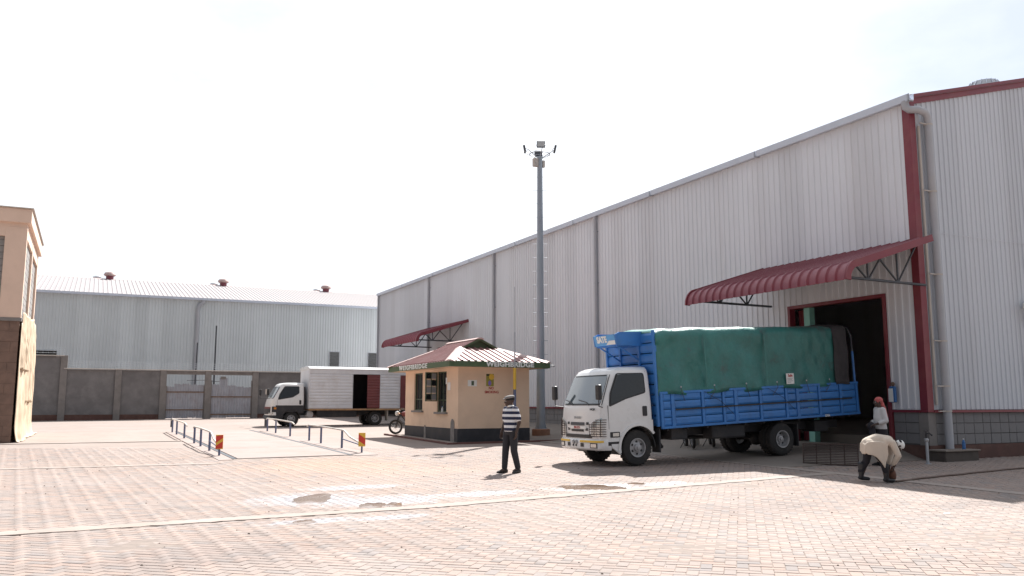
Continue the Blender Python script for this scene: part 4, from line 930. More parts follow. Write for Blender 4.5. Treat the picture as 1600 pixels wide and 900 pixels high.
# ------------------------------------------------------------------ low rails beside the weighbridge deck
def rail(x, ys_, ym, label_a, label_b, label_m, grp, mdir):
    for ys3, lab, bend in ((ys_[:3], label_a, 'far'), (ys_[3:], label_b, 'near')):
        r_ = thing('guard_rail', lab, 'rail', (x, ys3[1], gt(x,ys3[1])), group=grp)
        P = lambda y, z: (0, y-ys3[1], gz(x,y)-gz(x,ys3[1])+z)
        for y in ys3:
            mb = MB(); mb.tube([P(y,-.05),P(y,.56)], .036, 10); mb.build('post', M['railblue'], r_, smooth=50)
        y0, y1 = ys3[0], ys3[-1]
        path = [P(y0+.35,.52),P(y0+.1,.57),P(ys3[1],.585),P(y1,.575)]
        if bend == 'near': path += [P(y1-.25,.56), P(y1-.9,.40), P(ym+.12,.27)]
        else: path += [P(y1-.35,.56), P(y1-.75,.50)]
        mb = MB(); mb.tube(path, .028, 10); mb.build('top_rail', M['railwhite'], r_, smooth=60)
        if bend == 'near': mb = MB(); mb.tube([P(y1,.30),P(ym+.1,.22)], .018, 8); mb.build('lower_rail', M['railblue'], r_, smooth=60)
        if bend == 'far':
            q = MB(); q.box(-.05,.05,y0+.42-ys3[1]-.0,y0+.50-ys3[1],.25,.62); q.build('end_plate', M['steel'], r_, bevel=.006)
    mk_ = thing('hazard_marker', label_m, 'marker', (x, ym, gt(x,ym)), (0,0,R(-20)), group='striped hazard markers at the rail ends')
    mb = MB(); mb.box(-.035,.035,-.02,.02,-.05,.30); mb.build('post', M['railblue'], mk_)
    mb = MB(); mb.box(-.135,.135,-.045,-.022,.22,.68); pl = mb.build('plate', M['yellow'], mk_, bevel=.003); mk_.scale = (.74,1,.86)
    for k, zc in enumerate((.29,.61) if mdir > 0 else (.45,)):
        a, b = .11, .10
        poly = [(-.133,zc-a-b*mdir*.8),(.133,zc-a+b*mdir*.8),(.133,zc+a+b*mdir*.8),(-.133,zc+a-b*mdir*.8)]
        poly = [(p, min(.678,max(.222,q))) for p, q in poly]
        mb = MB(); mb.prism(poly, 'y', -.049, -.0455); mb.build('red_stripe', M['redr'], pl)
rail(-16.5,[24.6,22.6,19.5,16.1,14.25,12.0],9.85,'far section of the left guard rail, blue posts and white top bar','near section of the left guard rail, bar sloping down to the marker','red and yellow striped marker at the near end of the left rail','low guard rails along the weighbridge', 1)
rail(-12.6,[23.9,22.0,19.1,15.85,14.1,11.4],9.2,'far section of the right guard rail, in front of the box truck','near section of the right guard rail, nearest the office','yellow plate with one red stripe at the near end of the right rail','low guard rails along the weighbridge', -1)
# ------------------------------------------------------------------ vehicles
def make_wheel(parent, x, y, r, w, side, hub_out=True, rimr=.54):
    """side -1: outer face towards -y"""
    root = bpy.data.objects.new('wheel', None); col.objects.link(root); root.parent = parent; root.location = (x, y, r)
    root.rotation_euler = (0, random.uniform(0,1), 0)
    s = side; rr = r*rimr
    mb = MB(); prof = [(rr,-w/2),(r*.80,-w/2),(r*.93,-w*.46),(r*.985,-w*.36),(r,-w*.2),(r,w*.2),(r*.985,w*.36),(r*.93,w*.46),(r*.80,w/2),(rr,w/2)]
    mb.lathe([(a, h) for a, h in prof], (0,0,0), 'y', 36, cap=False)
    mb.lathe([(rr*.98,w/2),(rr*.98,-w/2)], (0,0,0), 'y', 36, cap=False)
    mb.build('tyre', M['rubber'], root, smooth=35)
    mb = MB()                                      # tread grooves
    for k in range(30):
        a = 2*math.pi*k/30; c, q = math.cos(a), math.sin(a)
        for h0, h1 in ((-w*.40,-w*.08),(w*.08,w*.40)):
            mb.loft([[((r-.004)*c-.018*q,h,(r-.004)*q+.018*c),((r+.006)*c-.018*q,h,(r+.006)*q+.018*c),((r+.006)*c+.018*q,h,(r+.006)*q-.018*c),((r-.004)*c+.018*q,h,(r-.004)*q-.018*c)] for h in ((h0,h1))])
    mb.build('tread', M['rubber'], root)['kind'] = 'stuff'
    f = s*w/2
    mb = MB(); dish = -.03 if hub_out else -.11
    pr = [(rr*1.0,f-s*.005),(rr*.99,f+s*.012),(rr*.90,f+s*.01),(rr*.86,f-s*.05),(rr*.80,f+s*(dish-.02)),(rr*.42,f+s*dish),(rr*.38,f+s*(dish+.05)),(rr*.22,f+s*(dish+.055)),(rr*.20,f+s*(dish+.09)),(.004,f+s*(dish+.095))]
    mb.lathe(pr if s > 0 else pr, (0,0,0), 'y', 32, cap=False); mb.build('rim', M['rim'], root, smooth=40)
    for k in range(6):
        a = 2*math.pi*k/6; q = MB(); q.lathe([(.032,f+s*(dish-.012)),(.032,f+s*(dish-.006)),(.001,f+s*(dish-.005))], (rr*.62*math.cos(a),0,rr*.62*math.sin(a)), 'y', 10, cap=False); q.build('rim_hole', M['plastic'], root)
        a += .5; q = MB(); q.lathe([(.014,f+s*(dish)),(.014,f+s*(dish+.03)),(.001,f+s*(dish+.031))], (rr*.33*math.cos(a),0,rr*.33*math.sin(a)), 'y', 6, cap=False); q.build('wheel_nut', M['steel'], root)
    return root
def arc(cx, cz, r, a0, a1, n=12): return [(cx+r*math.cos(R(a0+(a1-a0)*i/n)), cz+r*math.sin(R(a0+(a1-a0)*i/n))) for i in range(n+1)]

class Cab:
    """a forward control cab: front at -x, axle at x = 0, z from the ground"""
    def __init__(s, zk, fr, hw, back, rake): s.zk, s.fr, s.hwk, s.xb, s.rake = zk, fr, hw, back, rake
    def ip(s, tab, z):
        zs = s.zk
        for i in range(len(zs)-1):
            if z <= zs[i+1] or i == len(zs)-2:
                t = (z-zs[i])/(zs[i+1]-zs[i]); return tab[i]+(tab[i+1]-tab[i])*t
    def hw(s, z): return s.ip(s.hwk, z)
    def front(s, y, z):
        h = s.hw(z); t = min(1, abs(y)/h); return s.ip(s.fr, z) + .10*t**2.2 + .16*max(0,(t-.86)/.14)**2
    def ring(s, z, xb=None):
        xb = s.xb if xb is None else xb; h = s.hw(z); pts = []
        ysq = [-1,-.985,-.95,-.88,-.7,-.4,0,.4,.7,.88,.95,.985,1]
        for t in ysq: pts.append((s.front(t*h, z), t*h, z))
        pts += [(xb-.06,h,z),(xb,h-.06,z),(xb,-h+.06,z),(xb-.06,-h,z)]
        return pts[::-1]

def truck_cab(root, c, low, paint, arch_r, wr, dark_low=None):
    zs = [low+.62]+[z for z in c.zk if z > low+.64]
    cab = MB(); zz = []
    for a, b in zip(zs[:-1], zs[1:]): zz += list(np.linspace(a, b, 4))[:-1]
    zz.append(zs[-1]); cab.loft([c.ring(z) for z in zz]); body = cab.build('cab_shell', paint, root, smooth=32)
    lo = MB(); lo.loft([c.ring(z, -.62) for z in np.linspace(low+.02, low+.62, 5)]); lo.build('front_panel', paint, root, smooth=32)
    for s in (-1, 1):                              # flank with the wheel arch cut out
        h = c.hw(low+.5); fl = MB(); xf = c.front(h*.99, low+.4)
        pts = [(xf+.10,low+.06)] + [p for p in arc(0, wr, arch_r, 196, 38, 14)] + [(c.xb-.02, wr+arch_r*math.sin(R(38))),(c.xb-.02,low+.66),(xf+.06,low+.66)]
        fl.prism(pts, 'y', s*(h-.05), s*(h+.004)); fl.build('wheel_arch_panel', dark_low or paint, root, smooth=30)
        lip = MB(); o, i_ = arc(0,wr,arch_r+.055,190,36,16), arc(0,wr,arch_r-.005,190,36,16)
        lip.prism(o+i_[::-1], 'y', s*(h-.02), s*(h+.035)); lip.build('wheel_arch_lip', dark_low or paint, root, smooth=30)
        ln = MB(); o, i_ = arc(0,wr,arch_r-.006,196,0,16), arc(0,wr,arch_r-.03,196,0,16)
        ln.prism(o+i_[::-1], 'y', s*(h-.42), s*(h-.03)); ln.build('arch_liner', M['plastic'], root)
    return body
def patch_front(c, y0, y1, z0, z1, off, nm, m, root, taper=0, nu=14, nv=8, thick=0):
    mb = MB()
    def fn(u, v):
        z = z0+(z1-z0)*v; k = 1-taper*(1-v); y = (y0+(y1-y0)*u)*k*(c.hw(z)/c.hw(z0)); return (c.front(y,z)-off, y, z)
    mb.grid(lambda u,v: fn(1-u,v), nu, nv); return mb.build(nm, m, root, smooth=60)
def patch_side(c, pts, side, off, nm, m, root):
    """pts (x,z) polygon lying on the cab side"""
    n = len(pts); mb = MB(); mb.add([(x, side*(c.hw(z)+off), z) for x, z in pts] + [(x, side*(c.hw(z)-.01), z) for x, z in pts], [tuple(range(n)) if side < 0 else tuple(range(n))[::-1]] + [(i,(i+1)%n,n+(i+1)%n,n+i) for i in range(n)])
    return mb.build(nm, m, root)
def rounded(poly, r=.05, n=4):
    out = []; k = len(poly)
    for i in range(k):
        p, a, b = Vector(poly[i]), Vector(poly[i-1]), Vector(poly[(i+1)%k]); u, w = (a-p).normalized(), (b-p).normalized()
        for t in range(n+1):
            q = t/n; out.append(tuple((p+u*r)*(1-q)**2 + p*2*q*(1-q) + (p+w*r)*q*q))
    return out
def mirror(root, base, head, size, m=None):
    mb = MB(); mb.tube([base, (head[0], head[1], base[2]+.03), (head[0], head[1], head[2]-size[2]/2)], .014, 6); mb.tube([(head[0],head[1],head[2]-size[2]/2),(head[0],head[1],head[2]+size[2]/2)], .014, 6); a = mb.build('mirror_arm', M['plastic'], root)
    mb = MB(); mb.cbox(head, size); h = mb.build('mirror', M['plastic'], root, bevel=.03, seg=2)
    mb = MB(); mb.box(head[0]+size[0]/2, head[0]+size[0]/2+.004, head[1]-size[1]*.4, head[1]+size[1]*.4, head[2]-size[2]*.42, head[2]+size[2]*.42); mb.build('mirror_glass', M['lamp'], h)

# ---- lorry with the white cab and blue body, backed up to the loading door
TX, TY = -7.88, 2.9
zf, zr = gt(TX,TY), ga(-3.3,TY)
tr = thing('lorry', 'white cab lorry with blue slatted body, backed up to the loading door', 'truck', (TX,TY,zf+.005), (0,-math.atan((zr-zf)/4.58),0))
WR = .425
c = Cab([.42,.60,1.00,1.40,1.50,2.18,2.30,2.365,2.39], [-1.06,-1.10,-1.10,-1.055,-1.02,-.73,-.64,-.48,-.30], [.98,1.0,1.0,.99,.985,.90,.86,.78,.66], .47, 0)
truck_cab(tr, c, .42, M['whitec'], .53, WR)
patch_front(c, -.90, .90, 1.47, 2.20, .010, 'windscreen_seal', M['plastic'], tr); ws = patch_front(c, -.855, .855, 1.51, 2.165, .016, 'windscreen', M['wind'], tr)
for s in (-1, 1):
    win = rounded([(-.80,1.42),(-.30,1.60),(.30,1.74),(.30,2.23),(-.50,2.23),(-.74,1.75)], .06)
    patch_side(c, win if s < 0 else win, s, .006, 'window_seal', M['plastic'], tr)
    win2 = rounded([(-.755,1.475),(-.30,1.63),(.265,1.77),(.265,2.195),(-.48,2.195),(-.70,1.76)], .05)
    patch_side(c, win2, s, .011, 'side_window', M['glassd'], tr)
    hd = rounded([(.16,1.18),(.29,1.18),(.29,1.42),(.16,1.42)], .03); patch_side(c, hd, s, .014, 'door_handle', M['plastic'], tr)
    for pts in ([(-.83,.90),(-.822,.90),(-.822,1.46),(-.83,1.46)],[(.352,1.02),(.36,1.02),(.36,2.26),(.352,2.26)]): patch_side(c, pts, s, .004, 'door_gap', M['plastic'], tr)
    ml = rounded([(-.80,.70),(-.53,.70),(-.53,.83),(-.80,.83)], .02); patch_side(c, ml, s, .012, 'side_lamp_bezel', M['plastic'], tr); ml = rounded([(-.73,.725),(-.56,.725),(-.56,.805),(-.73,.805)], .015); patch_side(c, ml, s, .018, 'side_lamp', M['lamp'], tr)
    sk = [(-.86,.50),(-.56,.50),(-.545,.60),(-.86,.60)]; patch_side(c, sk, s, .010, 'step_well', M['plastic'], tr)
    mirror(tr, (c.front(s*.9,1.42)-.0, s*.93, 1.42), (-1.12, s*1.06, 1.78), (.10,.17,.36))
mb = MB()
for y in (-.45, .28): mb.tube([(c.front(y,1.49)-.03,y,1.47),(c.front(y+.1,1.55)-.03,y+.12,1.54),(c.front(y+.45,1.60)-.03,y+.50,1.60)], .012, 5)
mb.build('wiper', M['plastic'], tr)
patch_front(c, -.62,.62,.685,.77,.012,'lower_intake',M['plastic'],tr)
patch_front(c, -.33,.33,.985,1.06,.012,'grille_slot',M['steel'],tr); patch_front(c, -.29,.29,.835,.89,.012,'grille_slot',M['plastic'],tr); patch_front(c,-.40,.40,.905,.965,.014,'grille_bar',M['white'],tr)
text('grille_badge','ISUZU',.075,M['red'],tr,face_mx(c.front(0,.93)-.018,0,.935),.003,.001,sx=1.4)
text('cab_badge','ISUZU',.075,M['grey_plastic'],tr,face_mx(c.front(0,1.15)-.008,0,1.17),.003,.001,sx=1.6)
text('cab_badge','NQR',.07,M['plastic'],tr,face_mx(c.front(-.62,1.36)-.012,-.62,1.37),.003,.001,sx=1.5)
for s in (-1,1):
    for z0, y0 in ((1.0,.40),(.86,.37)): patch_front(c, min(s*y0,s*(y0+.10)), max(s*y0,s*(y0+.10)), z0, z0+.065, .012, 'grille_slot', M['plastic'], tr, nu=4, nv=2)
    mb = MB(); mb.grid(lambda u,v: (c.front(s*(.60+.335*(u if s>0 else 1-u) if True else 0),.74+.36*v*(1 if True else 1))-.016, s*(.60+.335*(u if s>0 else 1-u)), .74+(.30+.13*((u if s>0 else 1-u)))*v), 8, 6)
    hl = mb.build('headlamp', M['lamp'], tr, smooth=60)
    if s < 0: pass
    gd = MB()
    for i in range(8): z = .73+.056*i; y1 = .95 if i < 6 else .95; y0 = .585 if i < 6 else .585+.12*(i-5); gd.tube([(c.front(s*y0,z)-.055,s*y0,z),(c.front(s*.8,z)-.055,s*.80,z),(c.front(s*.93,z)-.055,s*.93,z),(c.front(s*.985,z)-.03,s*1.005,z)], .008, 4)
    for y, zt in ((.59,1.03),(.76,1.10),(.93,1.14)): gd.tube([(c.front(s*y,.72)-.058,s*y,.72),(c.front(s*y,zt)-.058,s*y,zt)], .009, 4)
    gd.build('lamp_guard', M['rustgrate'], hl)
# bumper
cb = Cab([.40,.44,.62,.66],[-1.11,-1.15,-1.15,-1.12],[.99,1.0,1.0,.99],-.7,0)
mb = MB(); mb.loft([cb.ring(z,-.72) for z in (.40,.44,.53,.62,.66)]); mb.build('bumper', M['whitec'], tr, smooth=40)
for y0,y1 in ((-.97,-.18),(.32,.97)): patch_front(cb, y0, y1, .585, .635, .008, 'bumper_reflector', M['yellow'], tr)
for y0,y1 in ((-.34,-.20),(.30,.44)): patch_front(cb, y0, y1, .475, .565, .008, 'bumper_vent', M['plastic'], tr, nu=4, nv=2)
for y0,y1 in ((-.86,-.60),(.62,.86)): patch_front(cb, y0, y1, .455, .575, .010, 'fog_lamp_bezel', M['plastic'], tr, nu=4, nv=2); patch_front(cb, y0+.03, y1-.03, .475, .555, .014, 'fog_lamp', M['lamp'], tr, nu=4, nv=2)
for y in (-.02,.12): q = MB(); q.lathe([(.055,0),(.05,-.012),(.03,-.014)], (cb.front(y,.58)-.006,y,.585), 'x', 14); q.build('tow_cover', M['grey_plastic'], tr); q = MB(); q.cbox((cb.front(y,.5)-.008,y+.02,.505),(.02,.035,.05)); q.build('tow_slot', M['plastic'], tr)
# wheels, axles and frame
RA = 4.58
for s in (-1,1): make_wheel(tr, 0, s*.84, WR, .23, s)
for s in (-1,1): make_wheel(tr, RA, s*.92, WR, .22, s, False); make_wheel(tr, RA, s*.67, WR, .22, s, False)
mb = MB()
for s in (-1,1): mb.box(-.6,7.2,s*.42-.04,s*.42+.04,.62,.84)
for x in (.7,1.6,2.6,3.6,5.3,6.3): mb.box(x-.04,x+.04,-.38,.38,.66,.80)
mb.tube([(RA,-.85,WR),(RA,.85,WR)], .07, 10); mb.tube([(0,-.8,WR-.03),(0,.8,WR-.03)], .05, 8); mb.ell((RA,0,WR),(.2,.22,.2)); mb.tube([(.4,0,.6),(RA,0,WR+.05)], .05, 8)
mb.build('chassis_frame', M['chassis'], tr)
mb = MB(); mb.box(1.05,1.55,-.92,-.50,.56,.86); mb.build('battery_box', M['chassis'], tr, bevel=.02)
mb = MB(); mb.box(2.35,3.45,-.90,-.48,.52,.88); mb.build('fuel_tank', M['chassis'], tr, bevel=.05, seg=2)
mb = MB(); mb.tube([(.75,-.55,.45),(.95,-.6,.42),(1.0,-.55,.38)], .05, 8); mb.box(.62,.66,-1.0,-.68,.28,.86); mb.build('mud_flap', M['chassis'], tr)
for y0, y1 in ((-1.02,-.55),(.55,1.02)): mb = MB(); mb.box(RA+.55,RA+.58,y0,y1,.22,.80); mb.build('mud_flap', M['chassis'], tr)
mb = MB(); mb.box(6.0,6.5,-.8,-.3,.55,.85); mb.build('tool_box', M['chassis'], tr, bevel=.02)
# blue body: floor, posts and pressed side boards
BX0, BX1, BZ0, BZ1, BW = .68, 7.45, .93, 1.74, 1.10
BT = R(-1.25)
cg = bpy.data.objects.new('cargo_body', None); col.objects.link(cg); cg.parent = tr; cg.rotation_euler = (0,BT,0); cg.location = (0,0,-.035)
mb = MB(); mb.box(BX0,BX1,-BW+.05,BW-.05,BZ0-.06,BZ0+.05)
for x in np.arange(.9,7.3,.62): mb.box(x-.03,x+.03,-BW+.08,BW-.08,BZ0-.12,BZ0-.06)
mb.build('body_floor', M['chassis'], cg)
posts = [.68,1.02,1.95,2.62,3.02,3.85,4.75,5.15,5.95,6.75,7.38]
for s in (-1,1):
    for i, x in enumerate(posts):
        w = .10 if i in (1,4,7) else .07
        mb = MB(); mb.box(x-w/2,x+w/2,s*(BW-.02),s*(BW+.034),BZ0-.05,BZ1+(0 if i not in (0,10) else .02)); mb.build('body_post', M['blue'], cg, bevel=.006)
    for a, b in zip(posts[:-1], posts[1:]):
        for k in range(4):                         # pressed boards: each with a raised field
            z0 = BZ0+(BZ1-BZ0)*k/4+.008; z1 = BZ0+(BZ1-BZ0)*(k+1)/4-.008; y = s*BW
            mb = MB(); o = s*.018
            x0, x1 = a+.05, b-.05
            vs = [(x0,y,z0),(x1,y,z0),(x1,y,z1),(x0,y,z1),(x0+.03,y+o,z0+.045),(x1-.03,y+o,z0+.045),(x1-.03,y+o,z1-.045),(x0+.03,y+o,z1-.045)]
            fs = [(4,5,6,7),(0,1,5,4),(1,2,6,5),(2,3,7,6),(3,0,4,7)]
            if s > 0: fs = [f[::-1] for f in fs]
            mb.add(vs, fs); y2 = y-s*.03; mb.add([(x0,y2,z0),(x1,y2,z0),(x1,y2,z1),(x0,y2,z1)], [(3,2,1,0) if s < 0 else (0,1,2,3)]); mb.build('side_board', M['blue'], cg)
    for z in (BZ0-.035, BZ1+.0):
        mb = MB(); mb.box(BX0-.02,BX1,s*(BW-.045),s*(BW+.03),z-.03,z+.03); mb.build('body_rail', M['blue'], cg, bevel=.006)
    mb = MB(); mb.box(BX0+.4,BX1-.3,s*(BW+.035),s*(BW+.048),BZ0+.37,BZ0+.405); mb.build('lock_bar', M['chassis'], cg)
for k in range(9):                                 # head board
    z0 = BZ0+k*.258; mb = MB(); mb.prism([(BX0-.06,z0+.01),(BX0-.085,z0+.06),(BX0-.085,z0+.19),(BX0-.06,z0+.245),(BX0-.02,z0+.245),(BX0-.02,z0+.01)], 'y', -BW+.03, BW-.03); mb.build('head_board', M['blue'], cg)
for y in (-BW+.04,-.42,.42,BW-.04):
    mb = MB(); mb.box(BX0-.12,BX0-.061,y-.035,y+.035,BZ0,3.30); mb.build('head_post', M['blue'], cg, bevel=.006)
# open carrier over the cab with the painted front
hd = cg; CX_ = .20
mb = MB(); mb.prism([(-.26,2.98),(.52,2.93),(.52,3.30),(-.16,3.30),(-.30,3.24)], 'y', -.52, -.48); mb.build('carrier_side', M['blue'], hd)
mb = MB(); mb.prism([(-.26,2.98),(.52,2.93),(.52,3.30),(-.16,3.30),(-.30,3.24)], 'y', .48, .52); mb.build('carrier_side', M['blue'], hd)
mb = MB(); mb.add([(-.25,-.479,2.985),(-.25,.479,2.985),(-.31,.479,3.25),(-.31,-.479,3.25),(-.22,-.479,2.985),(-.22,.479,2.985),(-.28,.479,3.25),(-.28,-.479,3.25)], [(1,0,3,2),(4,5,6,7),(0,1,5,4),(2,3,7,6)]); mb.build('carrier_front', M['lblue'], hd)
mb = MB(); mb.box(-.22,.50,-.478,.478,2.945,2.975); mb.build('carrier_floor', M['blue'], hd)
mt = Matrix.Translation((-.288,.12,3.135)) @ Matrix.Rotation(R(-90),4,'Z') @ Matrix.Rotation(R(90+12.8),4,'X'); text('carrier_lettering','SATE',.215,M['white'],hd,mt,.004,.012,sx=.95)
mb = MB(); mb.add([(-.262,-.47,2.998),(-.262,-.05,2.998),(-.283,-.20,3.10),(-.283,-.47,3.10)], [(0,3,2,1)]); mb.build('painted_wedge', M['white'], hd)
for y in (-.42,.42):
    mb = MB(); mb.tube([(-.16,y,2.95),(.5,y,2.55)], .022, 6); mb.build('carrier_strut', M['blue'], hd)
for o_ in cg.children:
    if o_.name.startswith(('carrier','painted')): o_.location.x += .13
text('rear_lettering','LMA',.09,M['white'],tr,face_my(6.15,-BW-.035,BZ0+.06),.002,.003)
# rear frame and loose tarpaulin ropes
for s in (-1,1):
    mb = MB(); mb.tube([(BX1-.05,s*(BW-.04),BZ1),(BX1-.05,s*(BW-.04),2.62)], .032, 8); mb.build('rear_post', M['blue'], cg, smooth=50); mb = MB(); mb.tube([(BX1-.05,s*(BW-.04),2.62),(BX1-.05,s*(BW-.04),3.05),(BX1-.10,s*(BW-.12),3.28),(BX1-.12,s*(BW-.3),3.34)], .022, 8); mb.build('rear_hoop', M['steel'], cg, smooth=50)
mb = MB(); mb.tube([(BX1-.12,-BW+.3,3.34),(BX1-.12,BW-.3,3.34)], .022, 8); mb.build('rear_hoop', M['steel'], cg)
for x in (2.0,4.1): 
    mb = MB(); mb.tube([(x,-BW-.05,1.72),(x+.5,-BW-.07,1.45),(x+.9,-BW-.06,1.10)], .006, 4); mb.build('rope', M['chassis'], cg)

# tarpaulin over the load (rests on the lorry, so it is its own thing)
m, N, L, B = mk('green_tarpaulin'); tc = N.new('ShaderNodeTexCoord')
n1 = N.new('ShaderNodeTexNoise'); n1.inputs['Scale'].default_value = 1.6; n1.inputs['Detail'].default_value = 8; n1.inputs['Roughness'].default_value = .65; L.new(tc.outputs['Object'], n1.inputs['Vector'])
cr = N.new('ShaderNodeValToRGB'); L.new(n1.outputs['Fac'], cr.inputs['Fac']); e = cr.color_ramp.elements
e[0].position = .30; e[0].color = (.055,.095,.090,1); e[1].position = .74; e[1].color = (.038,.205,.185,1); q = e.new(.42); q.color = (.035,.155,.142,1); q = e.new(.27); q.color = (.10,.085,.075,1)
L.new(cr.outputs['Color'], B.inputs['Base Color']); B.inputs['Roughness'].default_value = .42
n2 = N.new('ShaderNodeTexNoise'); n2.inputs['Scale'].default_value = 9; n2.inputs['Detail'].default_value = 6; L.new(tc.outputs['Object'], n2.inputs['Vector'])
bp = N.new('ShaderNodeBump'); bp.inputs['Strength'].default_value = .5; bp.inputs['Distance'].default_value = .03; L.new(n2.outputs['Fac'], bp.inputs['Height'])
n3 = N.new('ShaderNodeTexNoise'); n3.noise_type = 'RIDGED_MULTIFRACTAL'; n3.inputs['Scale'].default_value = 1.5; n3.inputs['Detail'].default_value = 3; mp3 = N.new('ShaderNodeMapping'); mp3.inputs['Scale'].default_value = (1.6,1,.55); mp3.inputs['Rotation'].default_value = (0,.3,0)
L.new(tc.outputs['Object'], mp3.inputs['Vector']); L.new(mp3.outputs['Vector'], n3.inputs['Vector'])
b3 = N.new('ShaderNodeBump'); b3.inputs['Strength'].default_value = .55; b3.inputs['Distance'].default_value = .05; L.new(n3.outputs['Fac'], b3.inputs['Height']); L.new(bp.outputs['Normal'], b3.inputs['Normal']); L.new(b3.outputs['Normal'], B.inputs['Normal'])
M['tarp'] = m; M['greytarp'] = pmat('grey_canvas', (.05,.047,.05), .8, var=.2, scale=5)
def tarp(name, x0, x1, mat, label, zt, over, seed, hem):
    mb = MB(); nu, nv = 110, 56; W_ = BW+over
    def sec(v):                                   # across: from near hem up, over the top, down the far side
        s = (v-.5)*2; a = abs(s); sg = -1 if s < 0 else 1
        if a < .40: return (sg*a/.40*(W_-.20), 1.0+.030*(1-(a/.40)**2))
        if a < .50: t = (a-.40)/.10*math.pi/2; return (sg*(W_-.20+.20*math.sin(t)), .88+.12*math.cos(t))
        return (sg*W_, .88*(1-(a-.50)/.50))
    def fn(u, v):
        x = x0+(x1-x0)*u; y, h = sec(v); lo = BZ1-hem+.07*noise.noise((x*1.6,seed,v>.5)); z = lo+(zt-lo)*h
        side = min(1, max(0, (abs((v-.5)*2)-.44)/.12)); top = 1-side
        y += (-1 if v < .5 else 1)*side*(.035*math.sin(x*5.1+seed+1.5*noise.noise((x,z,seed)))*(1-h)+.06*noise.noise((x*1.1,z*1.3,seed))+.030*noise.noise((x*4,z*2.5,seed+3))-.035*abs(noise.noise((x*2.3+z*1.1,z*.9,seed+11)))-.030*abs(noise.noise((x*2.0-z*1.6,z*.7,seed+17))) - .03*math.sin(math.pi*h))
        z += top*(-.035*abs(math.sin((x-x0)*2.2))+.04*noise.noise((x*1.3,y*1.3,seed)))
        x += .02*noise.noise((z*3,y*2,seed+7))
        fr = max(0, 1-(x-x0)/.35); z -= .10*fr**2*(h > .8)
        return (x, y, z)
    mb.grid(fn, nu, nv)
    for ue in (0, 1):                             # gathered ends
        n = nv; pts = [fn(ue, j_/n) for j_ in range(n+1)]; b0 = len(mb.v); xx = x0 if ue == 0 else x1
        inn = [(p[0]+(.05 if ue == 0 else -.05), p[1]*.93, BZ1+.0+(p[2]-BZ1)*.93) for p in pts]
        mb.add(pts+inn, [(i,i+1,n+2+i,n+1+i) if ue else (i+1,i,n+1+i,n+2+i) for i in range(n)])
    o = mb.build(name, mat, None, smooth=70); o.matrix_world = tr.matrix_basis @ cg.matrix_basis
    sm = o.modifiers.new('t','SOLIDIFY'); sm.thickness = .006
    return tag(o, label, 'tarpaulin')
tp = tarp('tarpaulin', .62, 6.75, M['tarp'], 'green tarpaulin stretched over the load of the blue lorry', 3.36, .035, 2.0, .06)
tarp('canvas_sheet', 6.6, 7.12, M['greytarp'], 'dark grey canvas at the rear end of the lorry load', 3.40, .055, 5.0, .02)
for k, x in enumerate((1.25,2.3,3.35,4.4,5.45,6.3)):            # tie ropes from hem to body rail
    q = MB(); y = -BW-.075; q.tube([(x,y,1.86),(x+.02,y-.015,1.74),(x+.10*(-1)**k,y+.02,1.58),(x+.13*(-1)**k,y+.03,1.52)], .007, 5); q.build('tie_rope', M['steel'], tp)
    q = MB(); q.lathe([(.022,0),(.022,-.006),(.012,-.008)], (x,-BW-.085,1.87), 'y', 10); q.build('eyelet', M['galv'], tp)
for x in (2.05,4.05):                                            # stitched seams between the widths of cloth
    q = MB(); q.box(x,x+.05,-BW-.085,-BW-.080,1.82,3.2); q.build('seam', M['tarp'], tp)
mb = MB(); mb.box(4.72,4.99,-BW-.105,-BW-.098,1.80,2.08); lb_ = mb.build('load_label', M['white'], tp)
text('label_print','Safe',.10,M['red'],tp,face_my(4.86,-BW-.107,2.02),.001,.003)
mb = MB()
for k, w in enumerate((.2,.17,.2,.12)): mb.box(4.75,4.75+w,-BW-.108,-BW-.1055,1.945-.035*k,1.953-.035*k)
mb.build('label_print', M['steel'], tp)

